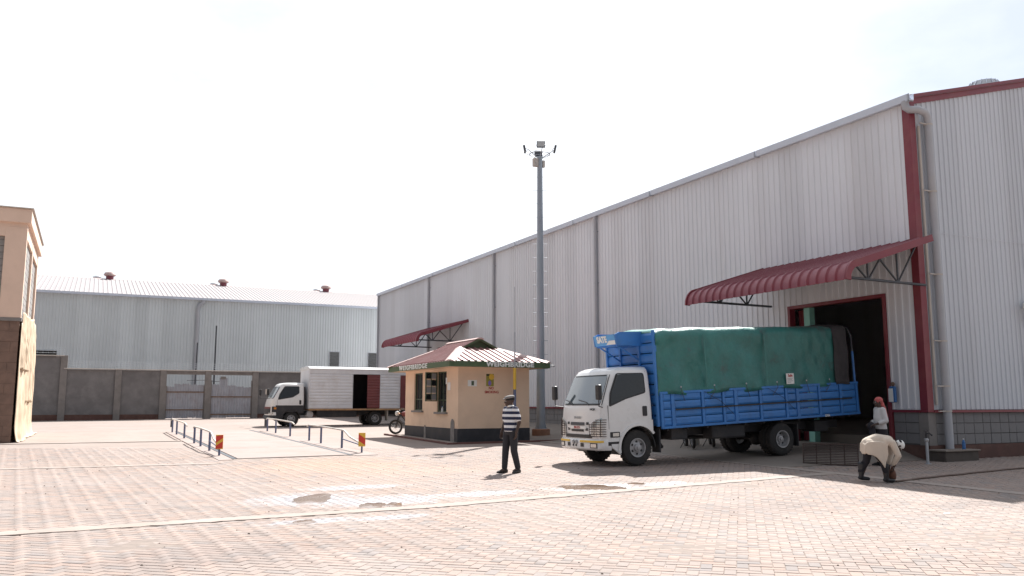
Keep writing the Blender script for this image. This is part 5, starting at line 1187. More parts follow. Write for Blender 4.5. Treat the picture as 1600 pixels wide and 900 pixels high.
# ---- white box lorry behind the rails
CX, CY = -10.59, 29.4
ct = thing('box_lorry', 'white box lorry with dark lower cab and an open side door', 'truck', (CX,CY,gz(CX,CY)+.006))
c2 = Cab([.40,.60,1.05,1.32,1.42,1.98,2.12,2.18,2.20],[-1.05,-1.10,-1.08,-1.02,-.98,-.66,-.56,-.42,-.25],[.92,.93,.93,.92,.915,.84,.80,.72,.60],.62,0)
truck_cab(ct, c2, .40, M['whitec'], .47, .375, M['chassis'])
patch_front(c2,-.83,.83,1.40,2.0,.010,'windscreen_seal',M['plastic'],ct); patch_front(c2,-.79,.79,1.44,1.965,.016,'windscreen',M['wind'],ct)
patch_front(c2,-.9,.9,.62,.98,.010,'grille',M['chassis'],ct); patch_front(c2,-.9,.9,.90,.98,.014,'grille_band',M['boxred'],ct)
for s in (-1,1):
    win = rounded([(-.70,1.33),(.05,1.46),(.38,1.66),(.38,2.02),(-.36,2.02),(-.62,1.62)], .06); patch_side(c2, win, s, .006, 'window_seal', M['plastic'], ct)
    win = rounded([(-.64,1.38),(.05,1.50),(.345,1.685),(.345,1.985),(-.335,1.985),(-.57,1.62)], .05); patch_side(c2, win, s, .011, 'side_window', M['glassd'], ct)
    hd_ = rounded([(.38,1.10),(.48,1.10),(.48,1.32),(.38,1.32)], .03); patch_side(c2, hd_, s, .013, 'door_handle', M['plastic'], ct)
    patch_side(c2, [(-.98,.72),(.60,.72),(.60,1.0),(-.98,1.0)], s, .008, 'dark_side_band', M['chassis'], ct)
    patch_side(c2, [(-.72,1.02),(-.712,1.02),(-.712,1.36),(-.72,1.36)], s, .004, 'door_gap', M['plastic'], ct)
    patch_side(c2, [(.54,1.02),(.548,1.02),(.548,2.05),(.54,2.05)], s, .004, 'door_gap', M['plastic'], ct)
    patch_side(c2, rounded([(-.88,.86),(-.76,.86),(-.76,.96),(-.88,.96)],.02), s, .016, 'indicator', M['amber'], ct)
    patch_front(c2, min(s*.55,s*.85), max(s*.55,s*.85), .52, .70, .016, 'headlamp', M['lamp'], ct, nu=5, nv=3)
    mirror(ct, (-.95,s*.90,1.40), (-1.22,s*1.04,1.72), (.10,.20,.34))
    for wx, yy in ((0,.80),(4.4,.80),(4.4,.57)): make_wheel(ct, wx, s*yy, .375, .20, s, wx == 0)
mb = MB(); mb.box(-1.32,-1.30,-1.16,-.94,1.60,1.86); mb.build('mirror_face', M['coping'], ct)
cbb = Cab([.36,.40,.52,.56],[-1.12,-1.17,-1.17,-1.13],[.93,.94,.94,.93],-.6,0)
mb = MB(); mb.loft([cbb.ring(z,-.60) for z in (.36,.40,.48,.56)]); mb.build('bumper', M['chassis'], ct, smooth=40)
mb = MB()
for s in (-1,1): mb.box(-.5,6.1,s*.38-.04,s*.38+.04,.56,.78)
for x in (.9,2.,3.2,5.2): mb.box(x-.04,x+.04,-.34,.34,.58,.74)
mb.tube([(4.4,-.8,.375),(4.4,.8,.375)], .06, 8); mb.tube([(0,-.75,.36),(0,.75,.36)], .045, 8); mb.build('chassis_frame', M['chassis'], ct)
mb = MB(); mb.box(1.3,3.4,-.9,-.45,.46,.84); mb.build('side_skirt', M['chassis'], ct, bevel=.03)
mb = MB(); mb.tube([(.95,-.88,.60),(.95,-.50,.60)], .17, 16); mb.build('air_tank', M['rim'], ct, smooth=40)
mb = MB(); mb.box(.64,.74,-.6,.6,.8,2.0); mb.build('cab_rear_screen', M['chassis'], ct)
mb = MB(); mb.box(5.05,5.09,-.95,-.50,.25,.85); mb.build('mud_flap', M['coping'], ct)
# box body, side made of pressed panels
QX0, QX1, QZ0, QZ1, QW = .84, 6.35, .86, 2.88, 1.05
mb = MB(); mb.box(QX0,QX1,QW-.04,QW,QZ0,QZ1); mb.box(QX0,QX0+.04,-QW+.04,QW-.04,QZ0,QZ1); mb.box(QX1-.04,QX1,-QW+.04,QW-.04,QZ0,QZ1); mb.build('box_shell', M['boxw'], ct)
mb = MB(); mb.box(QX0,QX1,-QW,QW,QZ0-.06,QZ0+.02); mb.build('box_floor', M['rust'], ct)
pr = [(-QW-.03,QZ1),(-QW-.03,QZ1+.05),(-QW+.10,QZ1+.13),(-QW+.35,QZ1+.17),(QW-.35,QZ1+.17),(QW-.10,QZ1+.13),(QW+.03,QZ1+.05),(QW+.03,QZ1)]
mb = MB(); mb.prism(pr, 'x', QX0-.04, QX1+.04); mb.build('box_roof', M['whitec'], ct, bevel=.01)
DO = (3.12,3.86); pans = [(.86,1.84),(1.86,2.42),(2.44,3.08),(4.60,5.02),(5.04,5.60),(5.62,6.33)]
def ribbed(x0, x1, z0, z1, mat, nm, nr=11):
    mb = MB(); y = -QW; st_ = []
    for k in range(nr): a = z0+(z1-z0)*k/nr; b = z0+(z1-z0)*(k+1)/nr; h = b-a; st_ += [(0,a),(-.018,a+h*.25),(-.018,a+h*.75)]
    st_.append((0,z1)); n = len(st_)
    mb.add([(x0,y+d,z) for d,z in st_]+[(x1,y+d,z) for d,z in st_], [(i,n+i,n+i+1,i+1) for i in range(n-1)])
    mb.add([(x0,y+.02,z0),(x1,y+.02,z0),(x1,y+.02,z1),(x0,y+.02,z1)], [(3,2,1,0)]); return mb.build(nm, mat, ct)
for a, b in pans: ribbed(a, b, QZ0+.03, QZ1-.22, M['boxw'], 'side_panel')
mb = MB(); mb.box(QX0,QX1,-QW-.012,-QW+.02,QZ1-.21,QZ1); mb.build('top_rail', M['boxw'], ct)
mb = MB(); mb.box(QX0,QX1,-QW-.02,-QW+.02,QZ0-.05,QZ0+.025); mb.build('bottom_rail', M['rust'], ct)
ribbed(DO[1]+.03, 4.58, QZ0+.05, QZ1-.24, M['boxred'], 'slid_back_door', 12)
for x in (.85,1.85,2.43,3.10,4.59,5.03,5.61): mb = MB(); mb.box(x-.012,x+.012,-QW-.028,-QW+.01,QZ0+.03,QZ1-.21); mb.build('panel_post', M['boxw'], ct)
mb = MB(); mb.box(5.70,6.30,-QW-.045,-QW-.03,QZ0+.05,QZ1-.24); mb.build('rear_side_door', M['boxred'], ct)
mb = MB(); mb.box(QX0+.05,QX1-.05,-QW+.3,QW-.05,QZ0+.02,QZ0+.04); mb.box(QX0+.05,QX1-.05,QW-.08,QW-.045,QZ0+.04,QZ1-.02); mb.build('box_lining', M['dark_int'], ct)

# ---- motorcycles
def motorcycle(label, loc, rz, grp, lean=-6):
    """front towards -x"""
    r_ = thing('motorcycle', label, 'motorcycle', loc, (R(lean),0,R(rz)), group=grp); wr = .30
    for x in (-.62,.62):
        w = bpy.data.objects.new('wheel', None); col.objects.link(w); w.parent = r_; w.location = (x,0,wr)
        mb = MB(); mb.lathe([(wr-.085,-.025),(wr-.06,-.045),(wr-.015,-.04),(wr,-.015),(wr,.015),(wr-.015,.04),(wr-.06,.045),(wr-.085,.025)], (0,0,0), 'y', 28, cap=False); mb.build('tyre', M['rubber'], w, smooth=40)
        mb = MB(); mb.lathe([(wr-.09,-.022),(wr-.075,-.026),(wr-.075,.026),(wr-.09,.022),(wr-.09,-.022)], (0,0,0), 'y', 28, cap=False); mb.lathe([(.001,-.05),(.055,-.05),(.055,.05),(.001,.05)], (0,0,0), 'y', 14, cap=False)
        for k in range(10): a = k*math.pi/5; mb.tube([(.05*math.cos(a),.02*(-1)**k,.05*math.sin(a)),(.215*math.cos(a+.15),0,.215*math.sin(a+.15))], .005, 4)
        mb.build('rim', M['rim'], w, smooth=40)
    mb = MB(); mb.tube([(-.62,-.07,wr),(-.42,-.07,.86)], .022, 8); mb.tube([(-.62,.07,wr),(-.42,.07,.86)], .022, 8); mb.tube([(-.42,0,.90),(-.30,0,.70),(.0,0,.30),(.3,0,.32)], .025, 8); mb.tube([(-.33,0,.78),(.55,0,.74)], .022, 8); mb.tube([(.62,-.09,wr),(.1,-.09,.38)], .02, 8); mb.tube([(.62,.09,wr),(.1,.09,.38)], .02, 8); mb.tube([(.60,-.11,.36),(.46,-.11,.72)], .02, 8); mb.tube([(.60,.11,.36),(.46,.11,.72)], .02, 8); mb.build('frame', M['chassis'], r_, smooth=40)
    mb = MB(); mb.ell((-.0,0,.43),(.20,.13,.17)); mb.tube([(-.06,0,.50),(-.10,0,.66)], .075, 10); mb.build('engine', M['steel'], r_, smooth=40)
    mb = MB(); mb.ell((-.14,0,.83),(.25,.12,.12)); mb.build('fuel_tank', M['boxred'], r_, smooth=40)
    mb = MB(); mb.loft([[(x,-w_,z),(x,w_,z),(x,w_*.8,z+.08),(x,-w_*.8,z+.08)] for x,w_,z in ((.02,.10,.80),(.25,.13,.77),(.60,.13,.82),(.80,.10,.87))]); mb.build('seat', M['plastic'], r_, bevel=.015)
    mb = MB(); mb.tube([(-.36,-.36,.98),(-.38,-.18,1.02),(-.42,0,.94),(-.38,.18,1.02),(-.36,.36,.98)], .016, 8); mb.build('handlebar', M['chassis'], r_, smooth=40)
    mb = MB(); mb.ell((-.54,0,.86),(.09,.10,.10)); mb.build('headlamp', M['lamp'], r_, smooth=40)
    for s in (-1,1): q = MB(); q.ell((-.50,s*.17,.84),(.04,.035,.03)); q.build('indicator', M['amber'], r_, smooth=40)
    for x, s in ((-.62,-1),(.62,1)):
        mb = MB(); rings = []
        for k in range(9): a = R(25+k*14) if s < 0 else R(20+k*14); rings.append([(x+(wr+.035)*math.cos(a),y,wr+(wr+.035)*math.sin(a)) for y in (-.055,0,.055)])
        mb.loft(rings, cap=False, closed=False); o = mb.build('mudguard', M['chassis'], r_, smooth=60); so = o.modifiers.new('t','SOLIDIFY'); so.thickness = .006
    mb = MB(); mb.tube([(-.02,-.12,.32),(.3,-.15,.30),(.75,-.16,.42)], [.02,.035,.045], 8); mb.build('exhaust', M['rim'], r_, smooth=40)
    mb = MB(); mb.box(.70,.98,-.14,.14,.86,.875); mb.tube([(.62,-.12,.80),(.98,-.12,.88)], .01, 5); mb.tube([(.62,.12,.80),(.98,.12,.88)], .01, 5); mb.build('carrier', M['rim'], r_)
    mb = MB(); mb.tube([(.02,.08,.30),(.0,.30,.0-.0)], .012, 6); mb.build('side_stand', M['chassis'], r_)
    return r_
motorcycle('dark motorcycle parked behind the far corner of the weighbridge office', (-7.72,18.75,gz(-7.7,18.7)+.02), 0, 'parked motorcycles')
motorcycle('motorcycle parked beyond the blue lorry, wheels seen under its body, left one', (-3.35,5.75,ga(-3.35,5.75)), 62, 'parked motorcycles')
motorcycle('motorcycle parked beyond the blue lorry, right one nearer the rear wheels', (-2.65,5.55,ga(-2.65,5.55)), 55, 'parked motorcycles')
# ------------------------------------------------------------------ people (facing +x, left side +y)
def V3(*a): return Vector(a)
def hand(mb, wrist, dirv, palm_n, curl=.5, size=1.0, thumb_side=1):
    """palm with four bent fingers of unequal length and a thumb off its side"""
    d = Vector(dirv).normalized(); n = Vector(palm_n).normalized(); n = (n-d*n.dot(d)).normalized(); s = d.cross(n)*thumb_side
    w = Vector(wrist); k = size
    for t in (-.026,-.009,.009,.026): mb.capsule(w+s*t*.7*k, w+d*.085*k+s*t*k, .013*k, .0115*k, 8)
    for t, L_ in ((.029,.066),(.010,.078),(-.010,.072),(-.028,.056)):
        a = w+d*.088*k+s*t*k; b = a+(d*math.cos(curl*.6)+n*math.sin(curl*.6))*L_*.5*k; e = b+(d*math.cos(curl*1.7)+n*math.sin(curl*1.7))*L_*.55*k
        mb.capsule(a, b, .0095*k, .0088*k, 7); mb.capsule(b, e, .0088*k, .0075*k, 7)
    a = w+d*.025*k+s*.030*k; b = a+(d*.6+s*.75+n*.25).normalized()*.042*k; e = b+(d*.9+s*.25+n*.35).normalized()*.034*k
    mb.capsule(a, b, .0125*k, .0105*k, 7); mb.capsule(b, e, .0105*k, .0085*k, 7)
def head(mb, c, rot):
    """skull, jaw, nose, lips, ears and neck root; rot turns the face (+x) to where it looks"""
    P = lambda *p: Vector(c)+rot @ Vector(p)
    mb.ell(P(-.012,0,.030), (.098,.076,.092), 18, 12, rot); mb.ell(P(.028,0,-.035), (.066,.058,.078), 16, 10, rot)
    mb.ell(P(.066,0,-.092), (.026,.030,.022), 10, 8, rot)                      # chin
    mb.capsule(P(.090,0,.018), P(.112,0,-.024), .009, .016, 8); mb.ell(P(.100,.013,-.030),(.012,.010,.008)); mb.ell(P(.100,-.013,-.030),(.012,.010,.008))
    mb.ell(P(.092,0,-.058), (.012,.026,.008), 10, 6, rot); mb.ell(P(.090,0,-.070), (.012,.023,.009), 10, 6, rot)
    for s in (-1,1):
        mb.ell(P(-.005,s*.079,-.005), (.020,.010,.032), 10, 8, rot); mb.ell(P(.080,s*.032,.030), (.020,.024,.009), 10, 6, rot)   # ears, brows
def face_bits(parent, c, rot):
    P = lambda *p: Vector(c)+rot @ Vector(p)
    mb = MB()
    for s in (-1,1): mb.ell(P(.084,s*.031,.008), (.011,.013,.008), 10, 6, rot)
    mb.build('eyes', M['white'], parent, smooth=60)
    mb = MB()
    for s in (-1,1): mb.ell(P(.0945,s*.031,.008), (.003,.006,.006), 8, 6, rot)
    mb.build('pupils', M['hair'], parent, smooth=60)
def limb(mb, pts, rad, n=12):
    for (a, b), (ra, rb) in zip(zip(pts[:-1], pts[1:]), zip(rad[:-1], rad[1:])): mb.capsule(a, b, ra, rb, n)
def oval_stack(mb, rows, n=20):
    """rows (x, y, z, rx, ry): a soft upright form"""
    mb.loft([[(x+rx*math.cos(2*math.pi*i/n), y+ry*math.sin(2*math.pi*i/n), z) for i in range(n)] for x,y,z,rx,ry in rows])
def shoe(parent, heel, yaw, m, L_=.27):
    rot = Matrix.Rotation(yaw,3,'Z'); mb = MB(); rings = []
    for t, w, h in ((0,.030,.075),(.08,.037,.095),(.25,.040,.105),(.45,.043,.080),(.70,.050,.058),(.90,.040,.045),(1.0,.016,.030)):
        x = t*L_-.05; ring = []
        for i in range(12): a = 2*math.pi*i/12; ring.append(Vector(heel)+rot @ Vector((x, w*math.cos(a), max(0, h/2+h/2*math.sin(a)))))
        rings.append(ring)
    mb.loft(rings); mb.build('shoe', m, parent, smooth=60)

# striped polo shirt: printed bands
m, N, L, B = mk('striped_shirt'); B.inputs['Roughness'].default_value = .9
tc = N.new('ShaderNodeTexCoord'); sp = N.new('ShaderNodeSeparateXYZ'); L.new(tc.outputs['Object'], sp.inputs[0])
m1 = N.new('ShaderNodeMath'); m1.operation = 'MULTIPLY_ADD'; m1.inputs[1].default_value = 1/.122; m1.inputs[2].default_value = .42; L.new(sp.outputs['Z'], m1.inputs[0])
m2 = N.new('ShaderNodeMath'); m2.operation = 'FRACT'; L.new(m1.outputs[0], m2.inputs[0]); m3 = N.new('ShaderNodeMath'); m3.operation = 'LESS_THAN'; m3.inputs[1].default_value = .53; L.new(m2.outputs[0], m3.inputs[0])
mx = N.new('ShaderNodeMix'); mx.data_type = 'RGBA'; mx.inputs['A'].default_value = (.70,.71,.74,1); mx.inputs['B'].default_value = (.018,.022,.055,1); L.new(m3.outputs[0], mx.inputs['Factor']); L.new(mx.outputs['Result'], B.inputs['Base Color'])
nb_ = N.new('ShaderNodeTexNoise'); nb_.inputs['Scale'].default_value = 14; L.new(tc.outputs['Object'], nb_.inputs['Vector']); bq = N.new('ShaderNodeBump'); bq.inputs['Strength'].default_value = .4; bq.inputs['Distance'].default_value = .02; L.new(nb_.outputs['Fac'], bq.inputs['Height']); L.new(bq.outputs['Normal'], B.inputs['Normal'])
M['stripes'] = m

# ---- man in the striped shirt, strolling
px, py = -11.36, 1.86
p = thing('person', 'person in navy and white striped polo shirt, dark trousers and grey flat cap', 'person', (px,py,gt(px,py)), (0,0,R(192)))
hr = Matrix.Rotation(R(-34),3,'Z') @ Matrix.Rotation(R(4),3,'Y'); hc = V3(.035,0,1.575)
LS, RS = V3(0,.185,1.385), V3(0,-.185,1.385)
LE, LW_ = V3(-.05,.245,1.115), V3(.03,.235,.885); RE, RW_ = V3(-.03,-.255,1.11), V3(.05,-.275,.88)
LH, RH = V3(-.01,.095,.90), V3(.01,-.095,.90)
LK, LA = V3(-.01,.105,.49), V3(-.12,.11,.09); RK, RA_ = V3(.07,-.095,.49), V3(.09,-.10,.085)
b = MB(); head(b, hc, hr); b.capsule((-.01,0,1.36),(.02,0,1.52),.060,.055)
oval_stack(b, [(0,0,.86,.10,.155),(0,0,1.0,.105,.150),(.01,0,1.18,.115,.160),(0,0,1.33,.105,.175),(0,0,1.42,.07,.12)])
limb(b, [LS,LE,LW_],[.053,.042,.030]); limb(b, [RS,RE,RW_],[.053,.042,.030]); hand(b, LW_, (.12,0,-1), (.3,-1,0), .55); hand(b, RW_, (.12,-.03,-1), (.3,1,0), .5, thumb_side=-1)
limb(b, [LH,LK,LA],[.088,.060,.040]); limb(b, [RH,RK,RA_],[.088,.060,.040])
for a_, f_ in ((LA,-.05),(RA_,0)): b.capsule(a_, a_+V3(.12,0,-.045), .038, .030)
body = fuse('body', b, M['skin'], p, .0085, 3); face_bits(p, hc, hr)
b = MB(); oval_stack(b, [(0,0,.905,.130,.178),(.005,0,1.0,.130,.172),(.012,0,1.15,.134,.176),(.008,0,1.28,.128,.188),(0,0,1.38,.108,.185),(-.005,0,1.435,.080,.115),(-.0,0,1.462,.066,.072)])
limb(b, [LS+V3(0,-.02,.005), LS+(LE-LS)*.72],[.078,.070]); limb(b, [RS+V3(0,.02,.005), RS+(RE-RS)*.72],[.078,.070])
fuse('polo_shirt', b, M['stripes'], p, .011, 5)
b = MB(); b.lathe([(.066,1.445),(.074,1.45),(.082,1.475),(.070,1.492),(.064,1.48)], (.006,0,0), 'z', 18); b.build('collar', M['white'], p, smooth=50)
b = MB(); oval_stack(b, [(0,0,.84,.118,.165),(0,0,.93,.124,.170),(0,0,.99,.120,.160)])
limb(b, [LH+V3(0,0,-.01), LK, LA+V3(.005,0,.03)],[.104,.080,.066]); limb(b, [RH+V3(0,0,-.01), RK, RA_+V3(.005,0,.03)],[.104,.080,.066])
fuse('trousers', b, M['trouser'], p, .011, 4)
shoe(p, LA*1.0+V3(-.02,0,-.095), R(14), M['shoe']); shoe(p, RA_+V3(-.02,0,-.085), R(-8), M['shoe'])
b = MB(); P = lambda *q: hc+hr @ Vector(q)
b.ell(P(-.015,0,.055),(.108,.088,.068),18,10,hr); b.build('hair', M['hair'], p, smooth=60)
b = MB(); b.ell(P(-.006,0,.092),(.122,.100,.046),20,10,hr @ Matrix.Rotation(R(7),3,'Y')); b.ell(P(.105,0,.064),(.050,.070,.014),14,8,hr @ Matrix.Rotation(R(12),3,'Y')); fuse('flat_cap', b, M['cap'], p, .009, 3)

# ---- person bending over the hose, beige coat
px, py = -5.66, -3.17
p = thing('person', 'person in beige coat and dark boots bending down to the hose', 'person', (px,py,gt(px,py)), (0,0,R(-30))); p.scale = (.92,)*3
hc = V3(.475,.0,.775); hr = Matrix.Rotation(R(72),3,'Y')
PL = V3(-.14,0,.80); CH_ = V3(.20,0,.855)
LS, RS = V3(.30,.165,.85), V3(.30,-.165,.85); LE, LW_ = V3(.37,.20,.59), V3(.29,.12,.36); RE, RW_ = V3(.38,-.19,.58), V3(.31,-.09,.35)
LH, RH = V3(-.16,.095,.80), V3(-.14,-.095,.80); LK, LA = V3(-.20,.11,.45), V3(-.33,.10,.12); RK, RA_ = V3(.08,-.10,.46), V3(.13,-.10,.09)
b = MB(); head(b, hc, hr); b.capsule((.34,0,.86),(.43,0,.81),.056,.052)
b.capsule(PL, CH_, .115, .105, 16); b.capsule(CH_+V3(0,.09,0), CH_+V3(0,-.09,0), .085, .085); b.capsule(CH_,(.33,0,.85),.10,.075); b.capsule(LH,RH,.10,.10)
limb(b,[LS,LE,LW_],[.050,.040,.030]); limb(b,[RS,RE,RW_],[.050,.040,.030]); hand(b, LW_, (-.15,-.15,-1), (-1,-.3,0), 1.0); hand(b, RW_, (-.1,.1,-1), (-1,.3,0), 1.0, thumb_side=-1)
limb(b,[LH,LK,LA],[.088,.060,.042]); limb(b,[RH,RK,RA_],[.088,.060,.042])
fuse('body', b, M['skin'], p, .0085, 3); face_bits(p, hc, hr)
b = MB(); b.capsule((-.18,0,.82),(.0,0,.895),.145,.145,18); b.capsule((.0,0,.895),(.24,0,.88),.145,.125,18); b.capsule((-.16,.06,.81),(-.16,-.06,.81),.135,.135); b.capsule((.18,.10,.87),(.18,-.10,.87),.108,.108)
limb(b,[LS+V3(-.02,-.02,0),LE,LW_+V3(.0,.0,.05)],[.080,.064,.052]); limb(b,[RS+V3(-.02,.02,0),RE,RW_+V3(0,0,.05)],[.080,.064,.052])
# skirt of the coat hanging from the hips, one corner dropping in front
for s in (-1,1):
    rows = []
    for t, z0, z1 in ((-.31,.80,.66),(-.25,.86,.60),(-.16,.88,.59),(-.07,.88,.54),(.02,.88,.43),(.09,.86,.31),(.12,.84,.42),(.17,.82,.62)):
        y0 = s*.175*(1-.35*max(0,-t-.2)/.14); rows.append([(t,y0-s*.022,z0),(t,y0+s*.022,z0),(t,y0+s*(.030+.012*math.sin(t*40)),z1+(.10 if s > 0 else 0)),(t,y0-s*(.012-.012*math.sin(t*40)),z1+(.10 if s > 0 else 0))])
    b.loft(rows)
b.loft([[(-.305-.02*math.cos(y*9),y,z0),(-.27,y,z0),(-.27,y,z1),(-.315-.015*math.cos(y*30),y,z1)] for y,z0,z1 in ((-.17,.80,.64),(-.1,.84,.60),(0,.85,.61),(.1,.84,.63),(.17,.80,.67))])
fuse('coat', b, M['coat'], p, .0115, 4)
b = MB(); limb(b,[LH+V3(.02,0,-.04),LK,LA+V3(0,0,.12)],[.105,.080,.066]); limb(b,[RH+V3(.02,0,-.04),RK,RA_+V3(0,0,.14)],[.105,.080,.066]); b.capsule(LH,RH,.10,.10); fuse('trousers', b, M['darkcloth'], p, .011, 3)
for a_, yw, toe in ((LA,R(5),-.03),(RA_,R(-4),0)):
    b = MB(); b.capsule(a_+V3(.01,0,.26), a_+V3(0,0,-.02), .070, .052, 14); b.capsule(a_+V3(0,0,-.035), a_+V3(.15,.0,-.045+toe*.3), .046, .040, 12); b.capsule(a_+V3(-.03,0,-.03), a_+V3(0,0,-.03), .042,.045); fuse('boot', b, M['rubberboot'], p, .010, 3)
b = MB(); b.ell(hc+hr @ V3(-.022,0,.036),(.108,.086,.092),18,12,hr); b.build('head_cloth', M['white'], p, smooth=60)
b = MB(); b.ell(hc+hr @ V3(-.085,.0,.05),(.05,.088,.035),14,8,hr); b.build('head_cloth_band', M['darkcloth'], p, smooth=60)
# round brush and hose in the hands
br = thing('scrubbing_pad', 'reddish brown round pad held to the ground by the bending person', 'brush', (px+.27*math.cos(R(-30))+.0, py+.27*math.sin(R(-30)), gt(px,py)+.012), (0,0,R(-30)))
b = MB(); b.ell((0,0,.13),(.075,.10,.13),18,12); b.build('pad', M['brownpad'], br, smooth=60); b = MB(); b.tube([(0,0,.22),(.0,-.02,.30)], .02, 8); b.build('handle', M['brownpad'], br)
hz = lambda x,y: gt(x,y)+.022
b = MB(); path = [(-5.36,-3.33),(-5.0,-3.28),(-4.4,-3.14),(-3.6,-3.02),(-2.86,-2.93),(-1.9,-2.78),(-.9,-2.66),(.3,-2.52),(1.6,-2.5),(3.2,-2.65),(5.0,-2.7)]
fine = []
for i in range(len(path)-1):
    for k in range(5): t = k/5; fine.append((path[i][0]+(path[i+1][0]-path[i][0])*t, path[i][1]+(path[i+1][1]-path[i][1])*t+.015*math.sin((i*5+k)*.9)))
b.tube([(x,y,hz(x,y)) for x,y in fine], .020, 8); tag(b.build('water_hose', M['hose'], None, smooth=60), 'brown rubber hose lying across the shaded paving to the bending person', 'hose')

# ---- person with the red headscarf by the door
px, py = -2.45, -.55
p = thing('person', 'person standing with a red headscarf, pale shirt and dark skirt near the door', 'person', (px,py,gt(px,py)), (0,0,R(160)))
hc = V3(.03,0,1.535); hr = Matrix.Rotation(R(6),3,'Y')
LS, RS = V3(0,.165,1.345), V3(0,-.165,1.345); LE, LW_ = V3(-.03,.215,1.08), V3(.19,.14,1.00); RE, RW_ = V3(-.02,-.215,1.08), V3(.20,-.12,1.02)
LH, RH = V3(0,.09,.88), V3(0,-.09,.88); LK, LA = V3(.02,.095,.48), V3(-.03,.10,.085); RK, RA_ = V3(.04,-.095,.48), V3(.03,-.10,.085)
b = MB(); head(b, hc, hr); b.capsule((-.01,0,1.33),(.015,0,1.48),.054,.050); oval_stack(b, [(0,0,.84,.11,.165),(0,0,1.0,.10,.140),(.01,0,1.18,.115,.150),(0,0,1.30,.10,.155),(0,0,1.38,.065,.11)])
limb(b,[LS,LE,LW_],[.048,.038,.028]); limb(b,[RS,RE,RW_],[.048,.038,.028]); hand(b, LW_, (1,-.3,-.2), (0,-.4,-1), .8); hand(b, RW_, (1,.3,-.2), (0,.4,-1), .8, thumb_side=-1)
limb(b,[LH,LK,LA],[.088,.058,.040]); limb(b,[RH,RK,RA_],[.088,.058,.040]); fuse('body', b, M['skin'], p, .0085, 3); face_bits(p, hc, hr)
b = MB(); oval_stack(b, [(0,0,.88,.140,.190),(.005,0,1.0,.128,.170),(.012,0,1.15,.136,.170),(.005,0,1.27,.122,.172),(0,0,1.345,.10,.165),(0,0,1.40,.07,.10)])
limb(b,[LS+V3(0,-.02,0),LE,LE+(LW_-LE)*.6],[.072,.060,.050]); limb(b,[RS+V3(0,.02,0),RE,RE+(RW_-RE)*.6],[.072,.060,.050]); fuse('shirt', b, M['shirtw'], p, .011, 5)
b = MB(); oval_stack(b, [(.0,0,.22,.20,.22),(0,0,.45,.18,.20),(0,0,.70,.165,.195),(0,0,.90,.135,.18),(0,0,.96,.12,.155)]); fuse('skirt', b, M['darkcloth'], p, .012, 4)
shoe(p, LA+V3(-.02,0,-.085), R(6), M['shoe'], .25); shoe(p, RA_+V3(-.02,0,-.085), R(-6), M['shoe'], .25)
b = MB(); b.ell(hc+hr @ V3(-.022,0,.038),(.108,.088,.090),18,12,hr); b.capsule(hc+V3(-.09,.0,-.02), hc+V3(-.13,.03,-.14), .050,.042); b.capsule(hc+V3(-.13,.03,-.14), hc+V3(-.17,.05,-.36), .046,.040); b.capsule(hc+V3(-.17,.05,-.36), hc+V3(-.165,.06,-.46), .040,.030); fuse('headscarf', b, M['scarf'], p, .010, 3)
bg_ = thing('carried_bundle', 'dark bundle held by the person with the red headscarf', 'bundle', (px,py,gt(px,py)), (0,0,R(160)))
b = MB(); b.ell((.24,0,.95),(.075,.15,.10),16,10); b.ell((.23,.03,.78),(.06,.13,.22),14,10); b.ell((.22,-.05,.66),(.05,.09,.16),14,10); fuse('cloth', b, M['darkcloth'], bg_, .012, 3)

# ------------------------------------------------------------------ small things round the loading door
g0, g1 = Vector((-3.95,.55,0)), Vector((-3.10,-.42,0)); gl = (g1-g0).length
gr = thing('metal_grate', 'rusty metal grate standing on edge beside the lorry rear wheel', 'grate', (g0.x,g0.y,gt(g0.x,g0.y)), (R(-14),0,math.atan2(g1.y-g0.y,g1.x-g0.x)))
for a,b_,c_,d_ in ((0,gl,0,.03),(0,gl,.50,.53),(0,.03,.03,.50),(gl-.03,gl,.03,.50)): q = MB(); q.box(a,b_,-.02,.02,c_,d_); q.build('grate_frame', M['rustgrate'], gr)
for i in range(11): q = MB(); z = .065+i*.040; q.box(.03,gl-.03,-.009,.009,z-.009,z+.009); q.build('grate_bar', M['rustgrate'], gr)
for i in range(3): q = MB(); x = gl*(i+1)/4; q.box(x-.012,x+.012,.010,.022,.03,.50); q.build('grate_stay', M['rustgrate'], gr)
tp_ = thing('standpipe', 'metal standpipe with tap standing on the paving near the corner', 'tap', (-1.05,-.72,gt(-1.05,-.72)))
q = MB(); q.tube([(0,0,-.05),(0,0,.60)], .036, 10); q.lathe([(.08,-.0),(.08,.015)], (0,0,0), 'z', 12); q.build('pipe', M['galv'], tp_, smooth=50)
q = MB(); q.lathe([(.048,.55),(.055,.57),(.055,.61),(.04,.63)], (0,0,0), 'z', 12); q.build('collar', M['rim'], tp_, smooth=50)
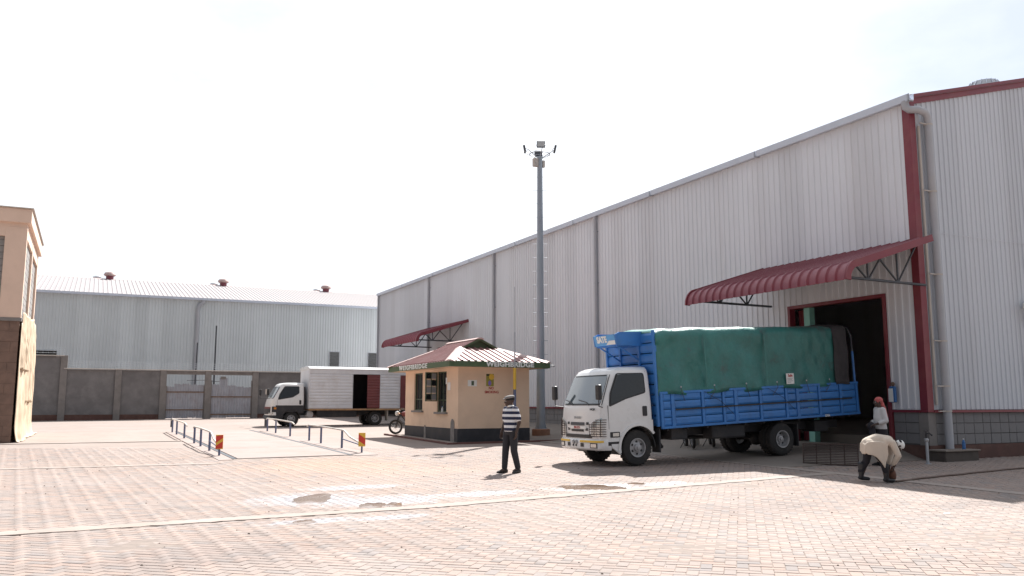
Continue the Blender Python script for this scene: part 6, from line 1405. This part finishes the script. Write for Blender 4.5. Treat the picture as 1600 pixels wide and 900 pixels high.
q = MB(); q.tube([(0,0,.62),(0,0,.74),(.04,-.06,.76),(.07,-.12,.70)], .022, 8); q.tube([(0,0,.74),(0,0,.80)], .012, 6); q.box(-.07,.07,-.012,.012,.80,.82); q.build('tap', M['chassis'], tp_, smooth=40)
bx = thing('drain_box', 'low dark concrete box round the foot of the corner downpipe', 'drain', (.0,.0,0))
q = MB(); q.box(-.15,1.15,-.55,-.04,-.05,.31); q.build('box', pmat('dark_cement', (.09,.075,.065), .9, var=.2, scale=4, bump=.3), bx, bevel=.015)
q = MB(); q.box(-.19,1.19,-.59,-.035,.311,.355); q.build('cover', M['apron'], bx, bevel=.01)
bo = thing('water_bottle', 'small blue plastic bottle standing on the drain box', 'bottle', (.78,-.40,.356))
q = MB(); q.lathe([(.040,0),(.042,.02),(.042,.15),(.036,.17),(.042,.19),(.016,.235),(.016,.25)], (0,0,0), 'z', 14); q.build('body', M['bluebag'], bo, smooth=40)
q = MB(); q.lathe([(.019,.25),(.019,.275)], (0,0,0), 'z', 12); q.build('cap', M['white'], bo)
fx = thing('hanging_pouch', 'blue pouch with white paper hanging beside the loading door', 'pouch', (-.12,.93,1.55))
q = MB(); q.box(-.07,.0,-.10,.10,.02,.46); q.build('pouch', M['bluebag'], fx, bevel=.02); q = MB(); q.box(-.082,-.072,-.03,.115,.04,.40); q.build('paper', M['white'], fx); q = MB(); q.ell((-.03,.0,.52),(.05,.06,.06)); q.build('knob', M['wood'], fx, smooth=50)
cbk = thing('concrete_block', 'pale concrete block on the ground beside the parked motorcycles', 'block', (-2.75,6.25,ga(-2.75,6.25)))
q = MB(); q.box(-.1,.1,-.1,.1,0,.30); q.build('block', M['coping'], cbk, bevel=.01)
sc_ = tag(MB().add([(-8.35+a,-6.69+b_,gt(-8.35,-6.69)+z) for a,b_,z in ((-.06,-.012,.004),(.06,-.02,.006),(.062,.012,.016),(-.058,.018,.010),(-.06,-.012,.002),(.06,-.02,.004),(.062,.012,.014),(-.058,.018,.008))], [(0,1,2,3),(7,6,5,4),(0,4,5,1),(1,5,6,2),(2,6,7,3),(3,7,4,0)]).build('paper_scrap', M['white']), 'small white scrap of paper lying on the sunlit pavers', 'scrap')
